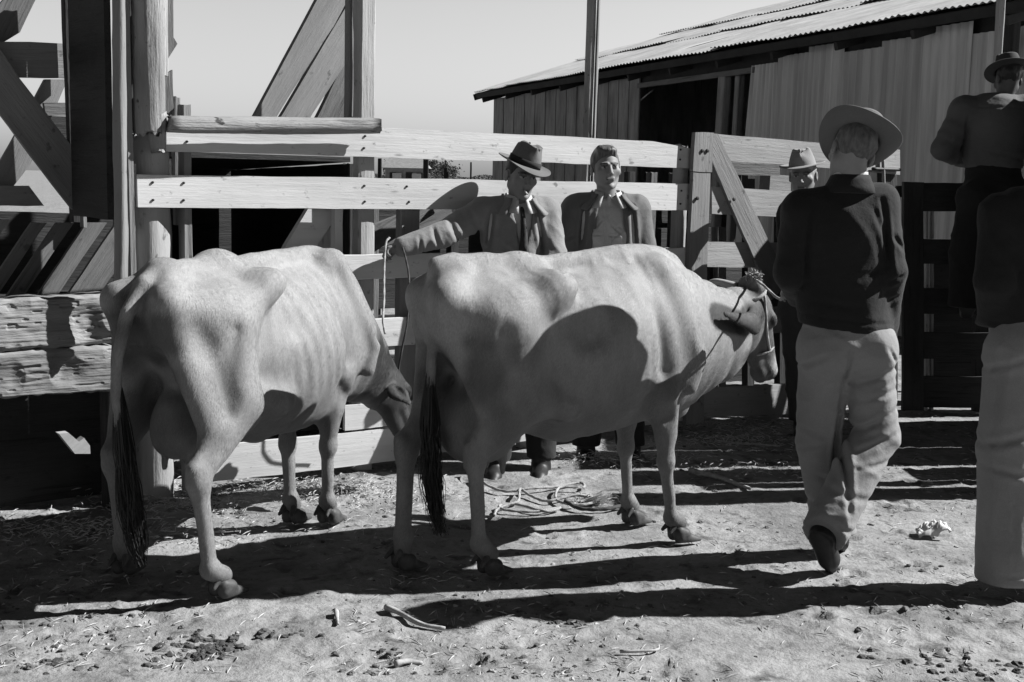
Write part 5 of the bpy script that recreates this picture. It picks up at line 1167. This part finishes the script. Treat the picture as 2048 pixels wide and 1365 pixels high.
V, F = tube_geo(catmull(tp, 5), np.interp(np.linspace(0, 1, 16), [0, .1, .25, 1], [.010, .014, .012, .022]), 8); V = [v_ - fwd * ((v_ - J['chest']) @ fwd) * .0 for v_ in V]; mk('tie', V, F, M_TIE, root, True, M0)
Jt = {k_: v for k_, v in J.items() if k_ not in ('toL', 'toR')}
def pants(mat, fo=9.):
    garment(root, M0, Jt, T, 'trousers', mat, ('hips', 'legs'), .022, .012, [(J['pelvis'] + np.array([0, 0, .12]), (0, 0, 1)), (np.array([0, 0, .06]), (0, 0, -1))], [folds(.010, 5, 5, 9, fo, .004)], .02)
    shoe(root, M0, J['anL'], J['toL'], M_SHOE); shoe(root, M0, J['anR'], J['toR'], M_SHOE)
pants(M_BLACKCLOTH)
hair(root, M0, c, Hm, M_HAIR, 'short')
HH = Hm @ rotm(0, -2, -10)
hat(root, M0, c + HH @ np.array([0, -.008, .060]), HH, M_FELT, .112, .083, .102, .062, .014, -.022, .012, True, .022, .80, .032)
ci = c + Hm @ np.array([.012, .098, -.062]); V, F = tube_geo([ci, ci + Hm @ np.array([.02, .07, -.005])], [.004, .004], 8); mk('cigarette', V, F, M_PAPER, root, False, M0)
hand_w = J['wrR'] + np.array([.04, 6.7, 0]) * 0 + np.array([root.location.x, root.location.y, 0])

# --- the bareheaded youth
jp = dict(head=(1212, 338, 7.02), neck=(1215, 392, 7.06), chest=(1214, 450, 7.08), waist=(1216, 550, 7.06), pelvis=(1218, 630, 7.04), shR=(1152, 418, 7.06), shL=(1272, 420, 7.10),
          elR=(1130, 515, 7.08), wrR=(1140, 600, 6.96), elL=(1292, 520, 7.08), wrL=(1284, 605, 6.98), hipR=(1190, 640, 7.04), hipL=(1248, 640, 7.06), knR=(1180, 785, 6.94), knL=(1255, 785, 6.98), anR=(1172, 905, 6.98), anL=(1262, 905, 7.0), toR=(1165, 938, 6.80), toL=(1266, 938, 6.80))
root, M0, J, T, Hm, c = person((.52, 7.05), 'bareheaded young man with swept hair leaning on the fence in an open jacket', jp, 184, dict(rot=(190, 2, 3)), .36, {}, dict(R=((-.1, -.3, -1), (1, 0, 0), -1, .4), L=((.1, -.3, -1), (-1, 0, 0), 1, .4)))
fwd = T @ np.array([0, 1., 0]); rgt = T @ np.array([1., 0, 0])
def shx(f):
    for s_ in (-1, 1): f.ell(J['chest'] + fwd * .116 + rgt * .062 * s_ + np.array([0, 0, -.06]), (.042, .016, .045), .008, None)
    f.cap(J['neck'] + fwd * .07, J['waist'] + fwd * .145, .010, .010, .006); f.cap(J['neck'] + fwd * .12 + np.array([0, 0, .04]), J['neck'] + fwd * .13 - np.array([0, 0, .05]), .04, .004, .01, mode='sub')
garment(root, M0, J, T, 'shirt', M_SHIRT, ('torso',), .014, .0065, [(J['neck'] + np.array([0, 0, .02]), (0, 0, 1)), (J['pelvis'], (0, 0, -1))], [folds(.006, 9, 9, 8, 4., .004), grooves([((1208, 420), (1212, 520), 6.95, .005, .008), ((1192, 455), (1204, 440), 6.95, .005, .009), ((1222, 450), (1244, 470), 6.95, .006, .010), ((1224, 480), (1246, 462), 6.95, .005, .008), ((1186, 470), (1206, 470), 6.95, .004, .008), ((1218, 472), (1240, 474), 6.95, .004, .008)], np.array([.52, 7.05, 0]))], extra=shx)
collar(root, M0, J, T, M_SHIRT, 'shirt_collar', .066, .040, .032, 55, .005)
def openj(f):
    wedge(f, [J['pelvis'][2], J['chest'][2], J['neck'][2] + .03], [.13, .085, .05])
garment(root, M0, J, T, 'jacket', M_JACKET2, ('torso', 'arms'), .030, .0072, [(J['neck'] + np.array([0, 0, .03]), (0, 0, 1)), (J['pelvis'] + np.array([0, 0, .04]), (0, 0, -1))], [folds(.006, 6, 6, 7, 22., .003), grooves([((1168, 412), (1160, 505), 7.05, .012, .028), ((1262, 415), (1268, 505), 7.05, .012, .028), ((1130, 480), (1150, 470), 7.05, .008, .010), ((1180, 430), (1190, 500), 7.05, .009, .008)], np.array([.52, 7.05, 0]))], extra=openj)
collar(root, M0, J, T, M_JACKET2, 'jacket_collar', .084, .034, .050, 90, .008)
Jt = {k_: v for k_, v in J.items() if k_ not in ('toL', 'toR')}; pants(M_BLACKCLOTH, 4.)
hair(root, M0, c, Hm, plain('swept_hair', .13, .5, 90, .6, 260, .45, (1, .2, .2)), 'swept', .0045)

# --- the man in a pale fedora half hidden behind the walker
jp = dict(head=(1606, 352, 7.80), neck=(1612, 402, 7.84), chest=(1616, 455, 7.86), waist=(1618, 540, 7.86), pelvis=(1620, 610, 7.86), shR=(1582, 425, 7.84), shL=(1672, 425, 7.88), elR=(1580, 510, 7.84), wrR=(1580, 580, 7.74), elL=(1680, 510, 7.9), wrL=(1670, 580, 7.8),
          hipR=(1596, 620, 7.86), hipL=(1648, 620, 7.86), knR=(1600, 750, 7.84), knL=(1650, 750, 7.84), anR=(1604, 850, 7.86), anL=(1652, 850, 7.86), toR=(1600, 876, 7.68), toL=(1652, 876, 7.68))
root, M0, J, T, Hm, c = person((1.86, 7.86), 'older man in a pale fedora standing behind the man in black', jp, 185, dict(rot=(160, -6, 3)), .30)
garment(root, M0, J, T, 'jacket', M_BLACKCLOTH, ('torso', 'arms'), .028, .012, [(J['neck'] + np.array([0, 0, .03]), (0, 0, 1)), (J['pelvis'] - np.array([0, 0, .04]), (0, 0, -1))], [folds(.010, 7, 7, 8, 12., .006)])
collar(root, M0, J, T, M_WSHIRT, 'shirt_collar', .064, .045, .028, 28, .004)
Jt = {k_: v for k_, v in J.items() if k_ not in ('toL', 'toR')}; pants(M_DARKTR, 2.)
hair(root, M0, c, Hm, plain('white_hair', .6, .3, 80, .4, 200, .6), 'short')
HH = Hm @ rotm(0, 2, 4)
hat(root, M0, c + HH @ np.array([0, -.008, .062]), HH, M_FELTL, .100, .083, .104, .058, .012, -.010, .012, False, .034, .66, .03)

# --- the man sitting on the dark fence with his back turned
jp = dict(head=(2016, 160, 8.50), neck=(2006, 192, 8.50), chest=(1990, 250, 8.46), waist=(1986, 322, 8.45), pelvis=(1988, 385, 8.40), shL=(1930, 222, 8.48), shR=(2052, 222, 8.48), elL=(1886, 298, 8.45), wrL=(1925, 318, 8.68), elR=(2092, 298, 8.45), wrR=(2060, 318, 8.68),
          hipL=(1952, 400, 8.38), hipR=(2024, 400, 8.38), knL=(1935, 510, 8.38), knR=(2040, 510, 8.38), anL=(1935, 612, 8.40), anR=(2040, 612, 8.40), toL=(1932, 632, 8.54), toR=(2042, 632, 8.54))
root, M0, J, T, Hm, c = person((3.35, 8.4), 'man in a dark hat standing up on the tall fence, back turned', jp, 0, dict(rot=(10, -18, 4)), .14)
def sx_(f): 
    for s_ in 'LR': f.ell(J['sh' + s_], (.10, .10, .09), .05)
    f.cap(J['chest'], J['waist'], .20, .175, .05, ((0, 1, 0), 1.4))
garment(root, M0, J, T, 'shirt', M_GREYSH, ('torso', 'arms'), .036, .011, [(J['waist'] - np.array([0, 0, .05]), (0, 0, -1)), (J['neck'] + np.array([0, 0, .02]), (0, 0, 1))], [folds(.007, 4, 4, 7, 31., .004), grooves([((1930, 240), (1925, 330), 8.45, .012, .018), ((1950, 300), (2040, 322), 8.45, .010, .008), ((1935, 215), (2045, 218), 8.45, .006, .008), ((1880, 290), (1900, 275), 8.45, .010, .010)], np.array([3.35, 8.4, 0]))], extra=sx_)
def dx_(f): f.cap(J['waist'] - np.array([0, 0, .02]), J['pelvis'] - np.array([0, .0, .05]), .17, .19, .04, ((0, 1, 0), 1.3))
Jt = {k_: v for k_, v in J.items() if k_ not in ('toL', 'toR')}
garment(root, M0, Jt, T, 'trousers', M_DENIM, ('hips', 'legs'), .03, .012, [(J['waist'] + np.array([0, 0, -.02]), (0, 0, 1)), (J['anL'] - np.array([0, 0, .01]), (0, 0, -1))], [folds(.010, 5, 5, 9, 3., .004)], .06, dx_)
shoe(root, M0, J['anL'], J['toL']); shoe(root, M0, J['anR'], J['toR'])
hair(root, M0, c, Hm, M_HAIR, 'short'); HH = Hm @ rotm(0, -4, 0)
hat(root, M0, c + HH @ np.array([0, -.008, .060]), HH, M_FELTD, .11, .085, .104, .060, .02, -.01, .01, False, .02, .8, .03)

# --- the man standing at the right edge
jp = dict(head=(2140, 300, 4.70), neck=(2116, 372, 4.70), chest=(2090, 470, 4.72), waist=(2090, 590, 4.73), pelvis=(2090, 680, 4.73), shL=(2006, 436, 4.72), shR=(2180, 436, 4.72), elL=(1992, 560, 4.68), wrL=(1990, 640, 4.78), elR=(2205, 560, 4.68), wrR=(2195, 660, 4.80),
          hipL=(2040, 705, 4.73), hipR=(2140, 705, 4.73), knL=(2016, 900, 4.71), knR=(2150, 900, 4.77), anL=(2014, 1100, 4.67), anR=(2150, 1110, 4.71), toL=(2006, 1150, 4.83), toR=(2154, 1150, 4.87))
root, M0, J, T, Hm, c = person((2.0, 4.71), 'man in dark jacket and pale trousers cut off by the right edge', jp, 8, dict(rot=(10, -6, 0)), .3, {}, dict(L=((.1, .25, -1), (1, 0, 0), 1, .5)))
garment(root, M0, J, T, 'jacket', M_BLACKCLOTH, ('torso', 'arms'), .036, .010, [(J['pelvis'] + np.array([0, 0, .04]), (0, 0, -1)), (J['neck'] + np.array([0, 0, .02]), (0, 0, 1))], [folds(.010, 5, 5, 7, 41., .004)])
Jt = {k_: v for k_, v in J.items() if k_ not in ('toL', 'toR')}
def px2(f): f.cap(J['hipL'] + np.array([.01, 0, 0]), J['knL'], .125, .108, .03); f.cap(J['knL'], J['anL'], .106, .112, .03); f.cap(J['anL'], J['anL'] - np.array([0, 0, .10]), .112, .116, .02)
garment(root, M0, Jt, T, 'trousers', M_KHAKI, ('hips', 'legs'), .03, .009, [(J['pelvis'] + np.array([0, 0, .10]), (0, 0, 1)), (np.array([0, 0, .055]), (0, 0, -1))], [folds(.007, 6, 6, 2.5, 17., .003), grooves([((1990, 700), (1975, 880), 4.71, .010, .010), ((1960, 885), (2045, 855), 4.71, .012, .012), ((1960, 925), (2040, 940), 4.71, .011, .010), ((2005, 955), (1998, 1110), 4.71, .008, .008), ((1950, 1128), (2080, 1134), 4.71, .005, .007), ((1970, 740), (2040, 700), 4.71, .010, .009)], np.array([2.0, 4.71, 0]))], .035, px2)
shoe(root, M0, J['anL'], J['toL'] + np.array([0, 0, .02])); shoe(root, M0, J['anR'], J['toR'] + np.array([0, 0, .02])); hair(root, M0, c, Hm, M_HAIR, 'short')
hat(root, M0, c + Hm @ np.array([0, -.008, .060]), Hm, M_FELT, .11, .085, .104, .065, .03, -.01, .01, True, .02, .8, .03)

# ------------------------------------------------------------ lead ropes and halter
A_ = D(772, 486, 6.33); B_ = D(768, 560, 6.22); C_ = D(766, 640, 6.02)
ld = rope('lead_rope', [D(779, 476, 6.36), A_, D(769, 520, 6.29), B_, D(768, 600, 6.12), C_, D(770, 668, 5.98)], .0055, M_ROPE, None, 8)
tag(ld, 'light lead rope hanging from the hand of the man in the fedora', 'lead rope')
l2 = rope('lead_rope', [D(805, 495, 6.34), D(812, 520, 6.32), D(818, 560, 6.28), D(815, 640, 6.2), D(800, 720, 6.2), D(790, 800, 6.3)], .005, M_ROPED, None, 8); tag(l2, 'dark slack rope end dangling below the same outstretched hand', 'lead rope')
Mc2 = Matrix.Translation((-.215, 4.79, 0)) @ Matrix.Rotation(math.atan2(.644, .919), 4, 'Z') @ Matrix.Diagonal((.95, 1, 1, 1))
def c2w(v): return np.array(Mc2 @ Vector([float(a) for a in v]))
h0 = thing('halter', c2w((1.66, 0, 1.0)), 'pale rope halter with frayed knot on the head of the right cow', 'halter')
HC = np.array([1.675, 0, .985])
def HT(*v): return c2w(HC + H2 @ np.array(v, float))
def ring(x0, ry, rz, oz, n_=24): return [HT(x0 + .01 * math.sin(a), math.cos(a) * ry, oz + math.sin(a) * rz) for a in np.linspace(0, 2 * math.pi, n_)]
P = ring(.215, .058, .070, -.002); V, F = tube_geo(P, .006, 10, .5, .16); mk('nose_loop', V, F, M_ROPE, h0, True, Matrix.Identity(4))
V, F = tube_geo(catmull([HT(-.07, -.088, .02), HT(.02, -.092, -.005), HT(.12, -.076, -.01), HT(.21, -.060, .0)], 6), .006, 10, .5, .16); mk('cheek_rope', V, F, M_ROPE, h0, True, Matrix.Identity(4))
P = [HT(-.075, math.cos(a) * .088, .0 + math.sin(a) * .088) for a in np.linspace(0, 2 * math.pi, 26)]; V, F = tube_geo(P, .008, 10, .5, .2); mk('poll_loop', V, F, M_ROPE, h0, True, Matrix.Identity(4))
kn = HT(-.13, -.02, .05); gs = []
for k in range(240):
    d = RNG.randn(3); d /= np.linalg.norm(d); l = RNG.uniform(.006, .026); gs.append(tube_geo([kn + d * .006 + (RNG.rand(3) - .5) * .04, kn + d * l + (RNG.rand(3) - .5) * .045, kn + d * (l + .006) + (RNG.rand(3) - .5) * .05], [.0035, .003, .0015], 4))
v, q = join(gs); mk('knot', v, q, M_ROPE, h0, False, Matrix.Identity(4))
l3 = rope('lead_rope', [kn, D(1528, 572, 5.5), D(1560, 598, 5.32), D(1598, 588, 5.2)], .0055, M_ROPE, None, 8); tag(l3, 'thick lead rope running from the right cow halter to the man in black', 'lead rope')
